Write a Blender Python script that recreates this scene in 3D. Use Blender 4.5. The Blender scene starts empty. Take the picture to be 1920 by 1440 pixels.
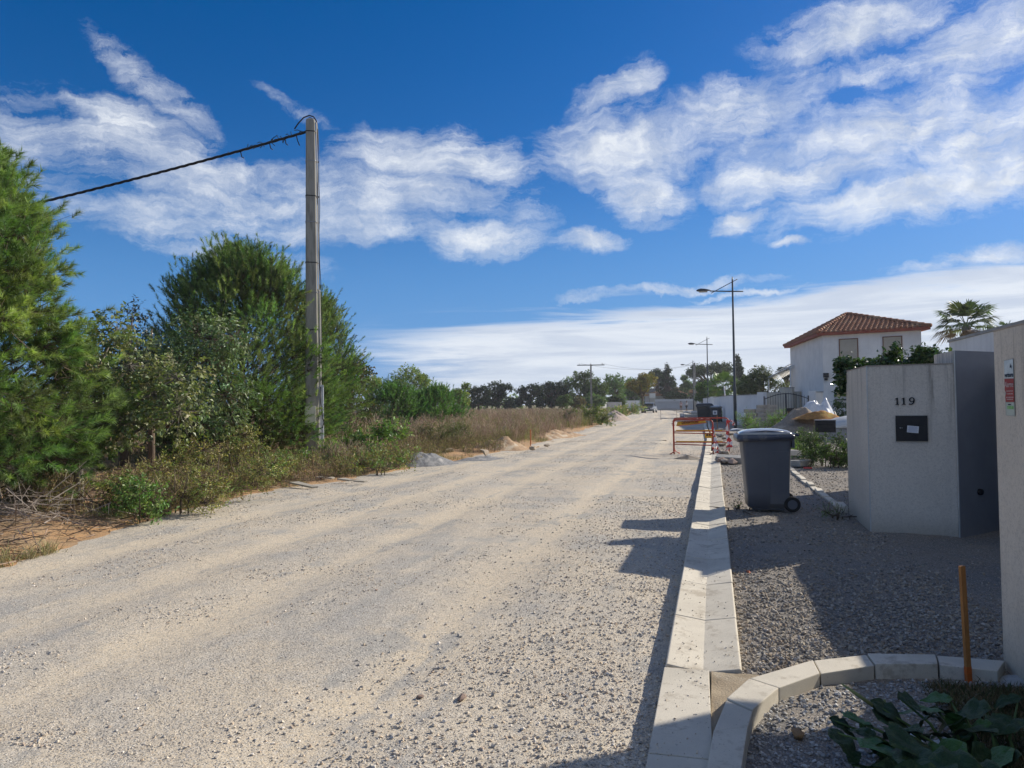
import bpy, math, random
import numpy as np
from mathutils import Vector, Matrix
R_ = math.radians
scene = bpy.context.scene
C = scene.collection

# ---------------------------------------------------------------- camera
F_PX, EYE = 1400.0, 1.45           # focal length in photo pixels (1920 wide), eye height
PITCH, ROLL, YAW = R_(1.6), R_(0.75), R_(15.1)
_f0 = np.array([-math.sin(YAW), math.cos(YAW), 0.0]); _r0 = np.array([math.cos(YAW), math.sin(YAW), 0.0]); _u0 = np.array([0, 0, 1.0])
CF = _f0*math.cos(PITCH) + _u0*math.sin(PITCH)
_up = _u0*math.cos(PITCH) - _f0*math.sin(PITCH)
CR = _r0*math.cos(ROLL) - _up*math.sin(ROLL)
CU = _up*math.cos(ROLL) + _r0*math.sin(ROLL)
cam_data = bpy.data.cameras.new("camera")
cam_data.sensor_width = 36.0
cam_data.lens = 36.0*F_PX/1920.0
cam_data.clip_start = 0.05; cam_data.clip_end = 6000
cam = bpy.data.objects.new("camera", cam_data); C.objects.link(cam)
cam.matrix_world = Matrix(((CR[0], CU[0], -CF[0], 0), (CR[1], CU[1], -CF[1], 0), (CR[2], CU[2], -CF[2], EYE), (0, 0, 0, 1)))
scene.camera = cam

def ray(px, py):
    return CF + CR*((px-960)/F_PX) - CU*((py-720)/F_PX)
def at(px, py, d):
    """world point that lies d metres deep in the direction of a photo pixel"""
    return np.array([0, 0, EYE]) + ray(px, py)*d
def gnd(px, py, z=0.0):
    r = ray(px, py); return np.array([0, 0, EYE]) + r*((z-EYE)/r[2])
def azel(px, py):
    r = ray(px, py); r = r/np.linalg.norm(r)
    return math.degrees(math.atan2(r[0], r[1])), math.degrees(math.asin(r[2]))

# ---------------------------------------------------------------- view
scene.view_settings.view_transform = 'Standard'
scene.view_settings.look = 'None'
scene.view_settings.exposure = 0.38
scene.view_settings.gamma = 1.0
scene.view_settings.use_curve_mapping = False
scene.render.engine = 'CYCLES'
scene.cycles.max_bounces = 6
scene.cycles.transparent_max_bounces = 8

# ---------------------------------------------------------------- sun
SUN_AZ, SUN_EL = R_(47.0), R_(28.8)        # azimuth from +Y towards +X
SUN_DIR = np.array([math.sin(SUN_AZ)*math.cos(SUN_EL), math.cos(SUN_AZ)*math.cos(SUN_EL), math.sin(SUN_EL)])
sd = bpy.data.lights.new("sun", 'SUN'); sd.energy = 5.0; sd.angle = R_(0.5); sd.color = (1.0, 0.925, 0.80)
sun = bpy.data.objects.new("sun", sd); C.objects.link(sun)
sun.rotation_euler = Vector(SUN_DIR).to_track_quat('Z', 'Y').to_euler()

# ---------------------------------------------------------------- world: clear sky with wispy cloud
world = bpy.data.worlds.new("World"); scene.world = world; world.use_nodes = True
wt = world.node_tree; wt.nodes.clear()
class NB:
    """small helper to write node maths"""
    def __init__(s, t): s.t = t
    def n(s, kind, **kw):
        x = s.t.nodes.new(kind)
        for k, v in kw.items(): setattr(x, k, v)
        return x
    def l(s, a, b): s.t.links.new(a, b)
    def setin(s, sock, v):
        if isinstance(v, bpy.types.NodeSocket): s.l(v, sock)
        else: sock.default_value = v
    def m(s, op, a, b=0.0, c=None, clamp=False):
        x = s.n('ShaderNodeMath', operation=op, use_clamp=clamp)
        s.setin(x.inputs[0], a); s.setin(x.inputs[1], b)
        if c is not None: s.setin(x.inputs[2], c)
        return x.outputs[0]
    def vm(s, op, a, b=None):
        x = s.n('ShaderNodeVectorMath', operation=op)
        s.setin(x.inputs[0], a)
        if b is not None: s.setin(x.inputs[1], b)
        return x.outputs['Value'] if op in ('LENGTH', 'DOT_PRODUCT') else x.outputs[0]
    def noise(s, v, scale, detail=4, rough=0.55, dist=0.0):
        x = s.n('ShaderNodeTexNoise'); s.l(v, x.inputs['Vector'])
        x.inputs['Scale'].default_value = scale; x.inputs['Detail'].default_value = detail
        x.inputs['Roughness'].default_value = rough; x.inputs['Distortion'].default_value = dist
        return x
    def mapr(s, v, a, b, c=0.0, d=1.0, smooth=True):
        x = s.n('ShaderNodeMapRange', interpolation_type='SMOOTHSTEP' if smooth else 'LINEAR')
        s.setin(x.inputs[0], v)
        for i, q in enumerate((a, b, c, d)): s.setin(x.inputs[1+i], q)
        return x.outputs[0]
    def mix(s, f, a, b, blend='MIX'):
        x = s.n('ShaderNodeMix', data_type='RGBA', blend_type=blend)
        s.setin(x.inputs[0], f)
        for i, v in ((6, a), (7, b)):
            if isinstance(v, (tuple, list)) and len(v) == 3: v = (*v, 1)
            s.setin(x.inputs[i], v)
        return x.outputs[2]
W = NB(wt)
out = W.n('ShaderNodeOutputWorld'); bg = W.n('ShaderNodeBackground'); bg.inputs['Strength'].default_value = 0.102
W.l(bg.outputs[0], out.inputs[0])
sky = W.n('ShaderNodeTexSky', sky_type='NISHITA'); sky.sun_disc = False
sky.sun_elevation = SUN_EL; sky.sun_rotation = SUN_AZ
sky.altitude = 200; sky.air_density = 1.0; sky.dust_density = 0.35; sky.ozone_density = 3.0
hs = W.n('ShaderNodeHueSaturation'); hs.inputs['Saturation'].default_value = 1.45; hs.inputs['Value'].default_value = 0.76
W.l(sky.outputs[0], hs.inputs['Color'])
tc = W.n('ShaderNodeTexCoord')
sep = W.n('ShaderNodeSeparateXYZ'); W.l(tc.outputs['Generated'], sep.inputs[0])
az = W.m('MULTIPLY', W.m('ARCTAN2', sep.outputs[0], sep.outputs[1]), 57.29578)
el = W.m('MULTIPLY', W.m('ARCSINE', sep.outputs[2]), 57.29578)
# cloud-sheet coordinates: where the line of sight meets a level sheet overhead
den = W.m('MAXIMUM', W.m('ADD', sep.outputs[2], 0.10), 0.02)
cx, cy = W.m('DIVIDE', sep.outputs[0], den), W.m('DIVIDE', sep.outputs[1], den)
cs = W.n('ShaderNodeCombineXYZ'); W.l(cx, cs.inputs[0]); W.l(cy, cs.inputs[1])
ae = W.n('ShaderNodeCombineXYZ'); W.l(az, ae.inputs[0]); W.l(el, ae.inputs[1])
warp = W.noise(ae.outputs[0], 0.10, 7, 0.64)
wv = W.vm('MULTIPLY', W.vm('SUBTRACT', warp.outputs['Color'], (0.5, 0.5, 0.5)), (7.0, 5.0, 0))
aew = W.vm('ADD', ae.outputs[0], wv)
# wisps: streaked noise in two tilts, blended over the sky
def streak(ang, sx, sy, sc):
    rot = W.n('ShaderNodeMapping'); rot.inputs['Rotation'].default_value = (0, 0, R_(ang)); rot.inputs['Scale'].default_value = (sx, sy, 1)
    W.l(aew, rot.inputs[0]); return W.noise(rot.outputs[0], sc, 10, 0.72, 0.25).outputs[0]
s1_, s2_ = streak(30, .20, 1.0, .50), streak(-22, .22, 1.0, .50)
wsel = W.mapr(W.noise(ae.outputs[0], .07, 2, .5).outputs[0], .40, .60)
wisp = W.m('ADD', W.m('MULTIPLY', s1_, wsel), W.m('MULTIPLY', s2_, W.m('SUBTRACT', 1.0, wsel)))
fine = W.noise(aew, 0.34, 10, 0.70, 0.15).outputs[0]
tex = W.m('ADD', W.m('MULTIPLY', wisp, 0.70), W.m('MULTIPLY', fine, 0.30))
lay = W.n('ShaderNodeMapping'); lay.inputs['Scale'].default_value = (0.045, 0.62, 1); lay.inputs['Rotation'].default_value = (0, 0, R_(-2)); W.l(ae.outputs[0], lay.inputs[0])
layer = W.noise(lay.outputs[0], 1.0, 8, 0.62, 0.5).outputs[0]
BLOBS = [(285,155,150,30,34,.55),(240,235,130,45,14,.75),(320,320,210,70,12,.95),(500,370,260,65,10,1.0),(820,300,200,60,4,1.05),(720,365,300,60,0,1.0),
 (330,430,260,40,12,.8),(600,425,380,35,0,.85),(900,455,120,34,0,1.15),(30,250,90,90,0,.6),(560,190,130,16,20,.38),(100,340,120,40,0,.45),
 (1160,170,90,40,-20,.8),(1170,280,170,75,0,1.2),(1200,365,95,65,20,1.15),(1105,458,80,22,0,1.25),(1390,205,190,55,-8,1.0),(1450,335,150,48,0,1.1),
 (1620,260,270,75,-8,1.1),(1760,345,270,60,-8,1.15),(1860,250,170,80,-10,1.15),(1610,40,180,48,-5,1.1),(1860,60,140,70,-15,.95),(1720,110,180,35,0,.65),
 (1385,415,52,24,-20,1.25),(1490,459,36,11,0,1.1),(1830,483,150,20,-9,.9),(960,400,90,60,35,.55),
 (1260,545,210,10,-3,.8),(1150,560,120,8,-4,.7),(1420,552,120,7,-2,.8)]
K = math.degrees(1.0/F_PX)
cov = None
for (bx, by, rx, ry, ang, st) in BLOBS:
    a0, e0 = azel(bx, by)
    mp = W.n('ShaderNodeMapping', vector_type='TEXTURE')     # (v - loc) rotated back, divided by scale
    mp.inputs['Location'].default_value = (a0, e0, 0)
    mp.inputs['Rotation'].default_value = (0, 0, R_(-ang))
    mp.inputs['Scale'].default_value = (rx*K*1.5, ry*K*1.5, 1)
    W.l(aew, mp.inputs[0])
    d = W.vm('LENGTH', mp.outputs[0])
    v = W.mapr(d, 1.0, 0.1, 0.0, st)
    cov = v if cov is None else W.m('MAXIMUM', cov, v)
# elsewhere in the sky broken cloud goes on, cover raised as white fill light
big = W.noise(cs.outputs[0], 0.55, 3, 0.5).outputs[0]
gen = W.mapr(big, 0.43, 0.63, 0.0, 1.0)
a1, _e = azel(0, 400); a2, _e = azel(1920, 400)
inside = W.m('MULTIPLY', W.mapr(W.m('ABSOLUTE', W.m('SUBTRACT', az, (a1+a2)/2)), (a2-a1)/2, (a2-a1)/2+14, 0, 1), 1.0)
above = W.mapr(el, 27, 36, 0, 1)
cov = W.m('MAXIMUM', cov, W.m('MULTIPLY', gen, W.m('MAXIMUM', inside, above)))
edge = W.mapr(cov, 0.0, 0.45)
dens = W.m('ADD', W.m('MULTIPLY', cov, 0.72), W.m('MULTIPLY', W.m('SUBTRACT', tex, 0.5), W.m('MULTIPLY', edge, 3.0)))
dens = W.m('MINIMUM', W.m('POWER', W.mapr(dens, 0.15, 0.96, smooth=False), 1.1), 1.0)
dens = W.m('MULTIPLY', dens, 0.93)
top = W.m('ADD', W.m('MULTIPLY', W.mapr(az, -22, 22, 0, 1, smooth=False), 2.6), 5.6)
band = W.m('MULTIPLY', W.mapr(W.m('SUBTRACT', W.m('ADD', el, W.m('MULTIPLY', W.m('SUBTRACT', layer, .5), 7.0)), top), 1.1, -.5), W.mapr(W.m('ADD', az, W.m('MULTIPLY', W.m('SUBTRACT', layer, .5), 26)), -29, -17, 0.0, .90))
dens = W.m('MAXIMUM', dens, band)
shade = W.noise(aew, 0.35, 4, 0.55).outputs[0]
inb = W.mapr(el, 9.5, 7.5)
sh = W.m('ADD', W.m('MULTIPLY', W.mapr(layer, .36, .62), inb), W.m('MULTIPLY', W.mapr(shade, .35, .65), W.m('SUBTRACT', 1.0, inb)))
ccol = W.mix(sh, (4.6, 5.1, 6.0), (6.6, 6.9, 7.3))
skyb = W.mix(W.mapr(el, 20, 1, 0.0, 0.85), W.mix(1.0, hs.outputs[0], (0.8, 0.80, 1.0), 'MULTIPLY'), (0.80, 2.45, 5.4))
skyc = W.mix(dens, skyb, ccol)
low = W.mapr(el, -1, 4.5, 0.5, 0.0)      # pale air low over the horizon
skyc = W.mix(low, skyc, (3.9, 4.7, 5.9))
W.l(skyc, bg.inputs[0])
world.cycles.sampling_method = 'MANUAL'; world.cycles.sample_map_resolution = 512
# ---------------------------------------------------------------- object helpers
rng = np.random.default_rng(7)
random.seed(7)

def tag(o, label=None, cat=None, group=None, kind=None):
    if label: o['label'] = label
    if cat: o['category'] = cat
    if group: o['group'] = group
    if kind: o['kind'] = kind
    return o
def thing(name, label, cat, loc=(0, 0, 0), rz=0.0, group=None):
    o = bpy.data.objects.new(name, None); C.objects.link(o)
    o.empty_display_size = 0.1
    o.location = tuple(float(v) for v in loc); o.rotation_euler = (0, 0, rz)
    return tag(o, label, cat, group)
def link(name, me, parent=None, loc=None, rot=None, label=None):
    o = bpy.data.objects.new(name, me); C.objects.link(o)
    if parent is not None: o.parent = parent
    if loc is not None: o.location = tuple(float(v) for v in loc)
    if rot is not None: o.rotation_euler = rot
    if label: o['label'] = label
    return o
def copy_tree(o, loc=None, rz=None, label=None, parent=None):
    c = o.copy(); C.objects.link(c)
    if parent is not None: c.parent = parent
    if loc is not None: c.location = tuple(float(v) for v in loc)
    if rz is not None: c.rotation_euler = (0, 0, rz)
    if label: c['label'] = label
    for ch in [x for x in list(C.objects) if x.parent == o]:
        copy_tree(ch, parent=c)
    return c

class MB:
    """collects shapes into one mesh"""
    def __init__(s): s.v = []; s.f = []; s.sm = []
    def add(s, vs, fs, smooth=False):
        k = len(s.v); s.v += [tuple(float(c) for c in v) for v in vs]
        s.f += [tuple(i+k for i in f) for f in fs]; s.sm += [smooth]*len(fs); return s
    def box(s, c, d, rz=0.0, taper=1.0):
        hx, hy, hz = d[0]/2, d[1]/2, d[2]/2
        vs = []
        for z, t in ((-hz, 1.0), (hz, taper)):
            for x, y in ((-hx, -hy), (hx, -hy), (hx, hy), (-hx, hy)):
                x, y = x*t, y*t
                vs.append((c[0]+x*math.cos(rz)-y*math.sin(rz), c[1]+x*math.sin(rz)+y*math.cos(rz), c[2]+z))
        return s.add(vs, [(0, 3, 2, 1), (4, 5, 6, 7), (0, 1, 5, 4), (1, 2, 6, 5), (2, 3, 7, 6), (3, 0, 4, 7)])
    def prism(s, poly, z0, z1):
        """poly counter-clockwise; z0, z1 numbers or lists"""
        n = len(poly)
        a = z0 if isinstance(z0, (list, tuple)) else [z0]*n
        b = z1 if isinstance(z1, (list, tuple)) else [z1]*n
        vs = [(p[0], p[1], a[i]) for i, p in enumerate(poly)] + [(p[0], p[1], b[i]) for i, p in enumerate(poly)]
        fs = [tuple(range(n-1, -1, -1)), tuple(range(n, 2*n))] + [(i, (i+1) % n, n+(i+1) % n, n+i) for i in range(n)]
        return s.add(vs, fs)
    def tube(s, pts, rad, n=8, cap=True, smooth=True):
        pts = [Vector(tuple(float(c) for c in p)) for p in pts]
        rad = rad if isinstance(rad, (list, tuple, np.ndarray)) else [rad]*len(pts)
        vs, fs = [], []
        ref = None
        for i, p in enumerate(pts):
            t = (pts[min(i+1, len(pts)-1)]-pts[max(i-1, 0)])
            t = t.normalized() if t.length > 1e-9 else Vector((0, 0, 1))
            if ref is None:
                ref = t.orthogonal().normalized()
            a = (ref - t*ref.dot(t))
            a = a.normalized() if a.length > 1e-6 else t.orthogonal().normalized()
            ref = a; b = t.cross(a)
            for k in range(n):
                an = 2*math.pi*k/n
                vs.append(p + (a*math.cos(an) + b*math.sin(an))*float(rad[i]))
        for i in range(len(pts)-1):
            for k in range(n):
                q = (k+1) % n
                fs.append((i*n+k, i*n+q, (i+1)*n+q, (i+1)*n+k))
        if cap:
            fs.append(tuple(range(n-1, -1, -1))); fs.append(tuple((len(pts)-1)*n+k for k in range(n)))
        return s.add(vs, fs, smooth)
    def loft(s, rings, smooth=False, cap=True):
        n = len(rings[0]); vs = [p for r in rings for p in r]; fs = []
        for i in range(len(rings)-1):
            for k in range(n):
                q = (k+1) % n
                fs.append((i*n+k, i*n+q, (i+1)*n+q, (i+1)*n+k))
        if cap:
            fs.append(tuple(range(n-1, -1, -1))); fs.append(tuple((len(rings)-1)*n+k for k in range(n)))
        return s.add(vs, fs, smooth)
    def grid(s, fn, nu, nv, smooth=True):
        vs = [fn(i/nu, j/nv) for j in range(nv+1) for i in range(nu+1)]
        fs = [(j*(nu+1)+i, j*(nu+1)+i+1, (j+1)*(nu+1)+i+1, (j+1)*(nu+1)+i) for j in range(nv) for i in range(nu)]
        return s.add(vs, fs, smooth)
    def mesh(s, name, mat, bevel=0.0, seg=2):
        me = bpy.data.meshes.new(name); me.from_pydata(s.v, [], s.f)
        me.polygons.foreach_set('use_smooth', s.sm); me.update()
        if bevel:
            import bmesh
            bm = bmesh.new(); bm.from_mesh(me)
            bmesh.ops.remove_doubles(bm, verts=bm.verts, dist=1e-5)
            es = [e for e in bm.edges if len(e.link_faces) == 2 and e.calc_face_angle(0) > 0.6]
            bmesh.ops.bevel(bm, geom=es, offset=bevel, segments=seg, affect='EDGES', profile=0.6, clamp_overlap=True)
            bm.to_mesh(me); bm.free()
        for m in (mat if isinstance(mat, (list, tuple)) else [mat]): me.materials.append(m)
        return me
    def obj(s, name, mat, parent=None, bevel=0.0, loc=None, rot=None, label=None, seg=2):
        return link(name, s.mesh(name, mat, bevel, seg), parent, loc, rot, label)

def rrect(hx, hy, r, z, cx=0.0, cy=0.0, k=4):
    pts = []
    for sx, sy, a0 in ((1, 1, 0), (-1, 1, 90), (-1, -1, 180), (1, -1, 270)):
        for i in range(k+1):
            a = R_(a0+90*i/k)
            pts.append((cx+sx*(hx-r)+r*math.cos(a), cy+sy*(hy-r)+r*math.sin(a), z))
    return pts

def fast_mesh(name, verts, faces, mat, col=None, smooth=False):
    """verts (N,3), faces (M,k) all with k corners, col (N,3) per vertex colour attribute"""
    verts = np.asarray(verts, dtype=np.float32); faces = np.asarray(faces, dtype=np.int32)
    me = bpy.data.meshes.new(name)
    n, (m, k) = len(verts), faces.shape
    me.vertices.add(n); me.vertices.foreach_set('co', verts.ravel())
    me.loops.add(m*k); me.loops.foreach_set('vertex_index', faces.ravel())
    me.polygons.add(m); me.polygons.foreach_set('loop_start', np.arange(0, m*k, k, dtype=np.int32))
    me.polygons.foreach_set('use_smooth', np.full(m, smooth, dtype=bool))
    if col is not None:
        ca = me.attributes.new('col', 'FLOAT_COLOR', 'POINT')
        c4 = np.ones((n, 4), dtype=np.float32); c4[:, :3] = col
        ca.data.foreach_set('color', c4.ravel())
    me.materials.append(mat)
    me.update(calc_edges=True); me.validate()
    return me

# value noise in numpy
_perm = np.random.default_rng(3).random((256, 256))
def vnoise(x, y, s=1.0, seed=0):
    x = np.asarray(x, float)/s + seed*17.3; y = np.asarray(y, float)/s + seed*31.7
    xi = np.floor(x).astype(int); yi = np.floor(y).astype(int); fx = x-xi; fy = y-yi
    fx = fx*fx*(3-2*fx); fy = fy*fy*(3-2*fy)
    g = lambda a, b: _perm[a % 256, b % 256]
    return (g(xi, yi)*(1-fx)+g(xi+1, yi)*fx)*(1-fy) + (g(xi, yi+1)*(1-fx)+g(xi+1, yi+1)*fx)*fy - 0.5
def fbm(x, y, s=1.0, o=4, seed=0):
    r = 0; a = 1.0
    for i in range(o): r = r + a*vnoise(x, y, s/(2**i), seed+i); a *= 0.5
    return r
def unit(v): return v/np.maximum(np.linalg.norm(v, axis=-1, keepdims=True), 1e-9)
def rdir(n, r=None):
    v = (r or rng).normal(size=(n, 3)); return unit(v)

# ---------------------------------------------------------------- materials
def M(name, c1, c2=None, scale=6.0, rough=0.8, bump=0.0, bscale=40.0, metal=0.0, spec=0.3, detail=5, c3=None, s3=1.2, stretch=None, coat=0.0):
    m = bpy.data.materials.new(name); m.use_nodes = True; t = m.node_tree
    N = NB(t); b = t.nodes['Principled BSDF']
    b.inputs['Roughness'].default_value = rough; b.inputs['Metallic'].default_value = metal
    b.inputs['Specular IOR Level'].default_value = spec; b.inputs['Coat Weight'].default_value = coat
    tcn = N.n('ShaderNodeTexCoord'); v = tcn.outputs['Object']
    if stretch:
        mp = N.n('ShaderNodeMapping'); mp.inputs['Scale'].default_value = stretch; N.l(v, mp.inputs[0]); v = mp.outputs[0]
    if c2 is None: c2 = tuple(x*0.86 for x in c1)
    no = N.noise(v, scale, detail, 0.6)
    f = N.mapr(no.outputs[0], 0.34, 0.66)
    colr = N.mix(f, c1, c2)
    if c3 is not None:
        n3 = N.noise(v, s3, 4, 0.6); colr = N.mix(N.mapr(n3.outputs[0], 0.52, 0.68), colr, c3)
    N.l(colr, b.inputs['Base Color'])
    if bump:
        bn = N.noise(tcn.outputs['Object'], bscale, 4, 0.6); bp = N.n('ShaderNodeBump'); bp.inputs['Strength'].default_value = bump
        bp.inputs['Distance'].default_value = 0.01
        N.l(bn.outputs[0], bp.inputs['Height']); N.l(bp.outputs[0], b.inputs['Normal'])
    return m
def leaf_mat(name, rough=0.5, trans=0.3, spec=0.35, tcol=(1.15, 1.25, 0.5)):
    m = bpy.data.materials.new(name); m.use_nodes = True; t = m.node_tree; N = NB(t)
    b = t.nodes['Principled BSDF']; o = t.nodes['Material Output']
    b.inputs['Roughness'].default_value = rough; b.inputs['Specular IOR Level'].default_value = spec
    a = N.n('ShaderNodeAttribute', attribute_name='col')
    N.l(a.outputs['Color'], b.inputs['Base Color'])
    tr = N.n('ShaderNodeBsdfTranslucent'); N.l(N.mix(1.0, a.outputs['Color'], tcol, 'MULTIPLY'), tr.inputs[0])
    mx = N.n('ShaderNodeMixShader'); mx.inputs[0].default_value = trans
    N.l(b.outputs[0], mx.inputs[1]); N.l(tr.outputs[0], mx.inputs[2]); N.l(mx.outputs[0], o.inputs[0])
    return m

# ---------------------------------------------------------------- text as flat mesh
def text_mesh(s, size, mat, depth=0.001, bold=0.0, align='CENTER'):
    cu = bpy.data.curves.new('lettering', 'FONT'); cu.body = s; cu.size = size; cu.extrude = depth; cu.offset = bold
    cu.align_x = align; cu.align_y = 'CENTER'; cu.resolution_u = 3
    o = bpy.data.objects.new('lettering', cu); C.objects.link(o)
    dg = bpy.context.evaluated_depsgraph_get(); me = bpy.data.meshes.new_from_object(o.evaluated_get(dg))
    bpy.data.objects.remove(o); bpy.data.curves.remove(cu)
    me.materials.clear(); me.materials.append(mat)
    return me

# ---------------------------------------------------------------- scattering of things nobody could count (gravel, weeds)
def scatter(name, pts, rot, scl, protos, label=None, cat=None, parent=None):
    """pts (N,3), rot (N,3) euler, scl (N,) ; protos = meshes used at the points, picked at random"""
    me = bpy.data.meshes.new(name); n = len(pts)
    me.vertices.add(n); me.vertices.foreach_set('co', np.asarray(pts, np.float32).ravel())
    a = me.attributes.new('rot', 'FLOAT_VECTOR', 'POINT'); a.data.foreach_set('vector', np.asarray(rot, np.float32).ravel())
    a = me.attributes.new('scl', 'FLOAT', 'POINT'); a.data.foreach_set('value', np.asarray(scl, np.float32).ravel())
    a = me.attributes.new('pick', 'INT', 'POINT'); a.data.foreach_set('value', rng.integers(0, len(protos), n).astype(np.int32))
    me.update()
    for p in protos[:1]:
        for mt in p.materials: me.materials.append(mt)
    o = link(name, me, parent)
    if parent is None: tag(o, label, cat)
    o['kind'] = 'stuff'
    g = bpy.data.node_groups.new(name, 'GeometryNodeTree')
    g.interface.new_socket('Geometry', in_out='INPUT', socket_type='NodeSocketGeometry')
    g.interface.new_socket('Geometry', in_out='OUTPUT', socket_type='NodeSocketGeometry')
    gi = g.nodes.new('NodeGroupInput'); go = g.nodes.new('NodeGroupOutput')
    ip = g.nodes.new('GeometryNodeInstanceOnPoints'); ip.inputs['Pick Instance'].default_value = True
    jn = g.nodes.new('GeometryNodeJoinGeometry')
    for i, p in enumerate(protos):
        po = bpy.data.objects.new(name+'_shape', p)          # source shape, never linked to the scene itself
        oi = g.nodes.new('GeometryNodeObjectInfo'); oi.inputs['Object'].default_value = po
        gt = g.nodes.new('GeometryNodeGeometryToInstance')
        g.links.new(oi.outputs['Geometry'], gt.inputs[0]); g.links.new(gt.outputs[0], jn.inputs[0])
    def na(nm, ty):
        x = g.nodes.new('GeometryNodeInputNamedAttribute'); x.data_type = ty; x.inputs['Name'].default_value = nm
        return x.outputs['Attribute']
    g.links.new(gi.outputs[0], ip.inputs['Points']); g.links.new(jn.outputs[0], ip.inputs['Instance'])
    g.links.new(na('pick', 'INT'), ip.inputs['Instance Index'])
    er = g.nodes.new('FunctionNodeEulerToRotation'); g.links.new(na('rot', 'FLOAT_VECTOR'), er.inputs[0]); g.links.new(er.outputs[0], ip.inputs['Rotation'])
    g.links.new(na('scl', 'FLOAT'), ip.inputs['Scale'])
    g.links.new(ip.outputs[0], go.inputs[0])
    md = o.modifiers.new('scatter', 'NODES'); md.node_group = g
    return o
# ================================================================ THE GROUND
XL = np.array([(-2, -5.0), (0, -5.4), (5.3, -6.2), (8, -6.9), (11.2, -7.5), (13, -7.2), (15.3, -6.9), (20, -6.45), (25, -6.1), (61, -8.0), (100, -10.6), (119, -12.4), (152, -20)])
XR = np.array([(-2, -.285), (30, -.29), (46, -.62), (60, -.75), (75, -1.2), (100, -3.1), (119, -4.6), (152, -8.5)])
BED = np.array([(0.0, 2.0), (0.012, 2.5), (0.018, 2.95), (.05, 3.42), (.11, 3.64), (.235, 3.89), (.455, 4.11), (.62, 4.23), (.875, 4.35), (1.15, 4.395), (1.38, 4.38)])
def xl(y): return np.interp(y, XL[:, 0], XL[:, 1])
def xr(y): return np.interp(y, XR[:, 0], XR[:, 1])
TR = (-1.75, -3.35, -4.55, -5.95)                # wheel tracks, as offsets from the right road edge line
def track(x, y):
    xx = x-(xr(y)+.29)+.22*vnoise(0*y+3, y, 9, 61)+.12*vnoise(x, y, 2.5, 62)
    return np.max([np.clip(1.25-np.abs(xx-t)/.33, 0, 1) for t in TR], axis=0)
def zr(x, y):                                    # gravel road surface
    d = xr(y)-x
    z = -0.035 + 0.035*np.clip((d-0.1)/1.6, 0, 1)
    z = z + (0.016*vnoise(x, y, 1.1, 1)*2 + 0.012*vnoise(x*2.2, y*0.35, 1.0, 5) + 0.006*vnoise(x, y, .33, 2))*np.clip(d*2+.2, .2, 1)
    return z - 0.016*track(x, y)*np.clip(d*2, 0, 1) + 0.007*fbm(x, y, .12, 3, 8)*(1-.6*track(x, y))
def bedmask(x, y): return (x > 0.02) & (x < 3.0) & (y < np.interp(x, BED[:, 0], BED[:, 1], right=4.5))
def zv(x, y):                                    # gravel verge right of the gutter
    z = 0.012 + 0.02*fbm(x, y, .7, 3, 11) + 0.007*fbm(x, y, .1, 2, 13) + 0.03*np.clip((x-1)/3, 0, 1)
    b = bedmask(x, y); zb = 0.005 + 0.03*fbm(x, y, .5, 3, 12) + 0.007*fbm(x, y, .08, 2, 9) + 0.03*np.clip((x-.75)/.7, 0, 1)
    return np.where(b, zb, z)
def zf(x, y):                                    # soil and field left of the road
    d = xl(y)-x
    z = -0.015 + 0.10*np.clip(d/.9, 0, 1) + 0.10*fbm(x, y, 1.1, 4, 21)*np.clip(d/.8, 0.0, 1) + 0.02*fbm(x, y, .12, 2, 22)
    return z
def sheet(name, fx0, fx1, fz, y0, y1, nx, mat, a=.03, b=.012, pw=1.0):
    ys = [y0]
    while ys[-1] < y1: ys.append(ys[-1] + a + b*abs(ys[-1]))
    ys = np.array(ys); t = np.linspace(0, 1, nx)**pw
    x0, x1 = fx0(ys), fx1(ys)
    X = x0[:, None] + (x1-x0)[:, None]*t[None, :]; Y = np.repeat(ys[:, None], nx, 1)
    Z = fz(X, Y)
    v = np.stack([X, Y, Z], -1).reshape(-1, 3); ny = len(ys)
    j, i = np.meshgrid(np.arange(ny-1), np.arange(nx-1), indexing='ij')
    k = (j*nx+i).ravel(); f = np.stack([k, k+1, k+nx+1, k+nx], 1)
    if (x1-x0).mean() < 0: f = f[:, ::-1]
    o = link(name, fast_mesh(name, v, f, mat, smooth=True)); o['kind'] = 'structure'
    if name == 'gravel_road' and len(o.data.vertices) == len(v):
        at_ = o.data.attributes.new('track', 'FLOAT', 'POINT'); at_.data.foreach_set('value', track(v[:, 0], v[:, 1]).astype(np.float32))
    return o

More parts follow.
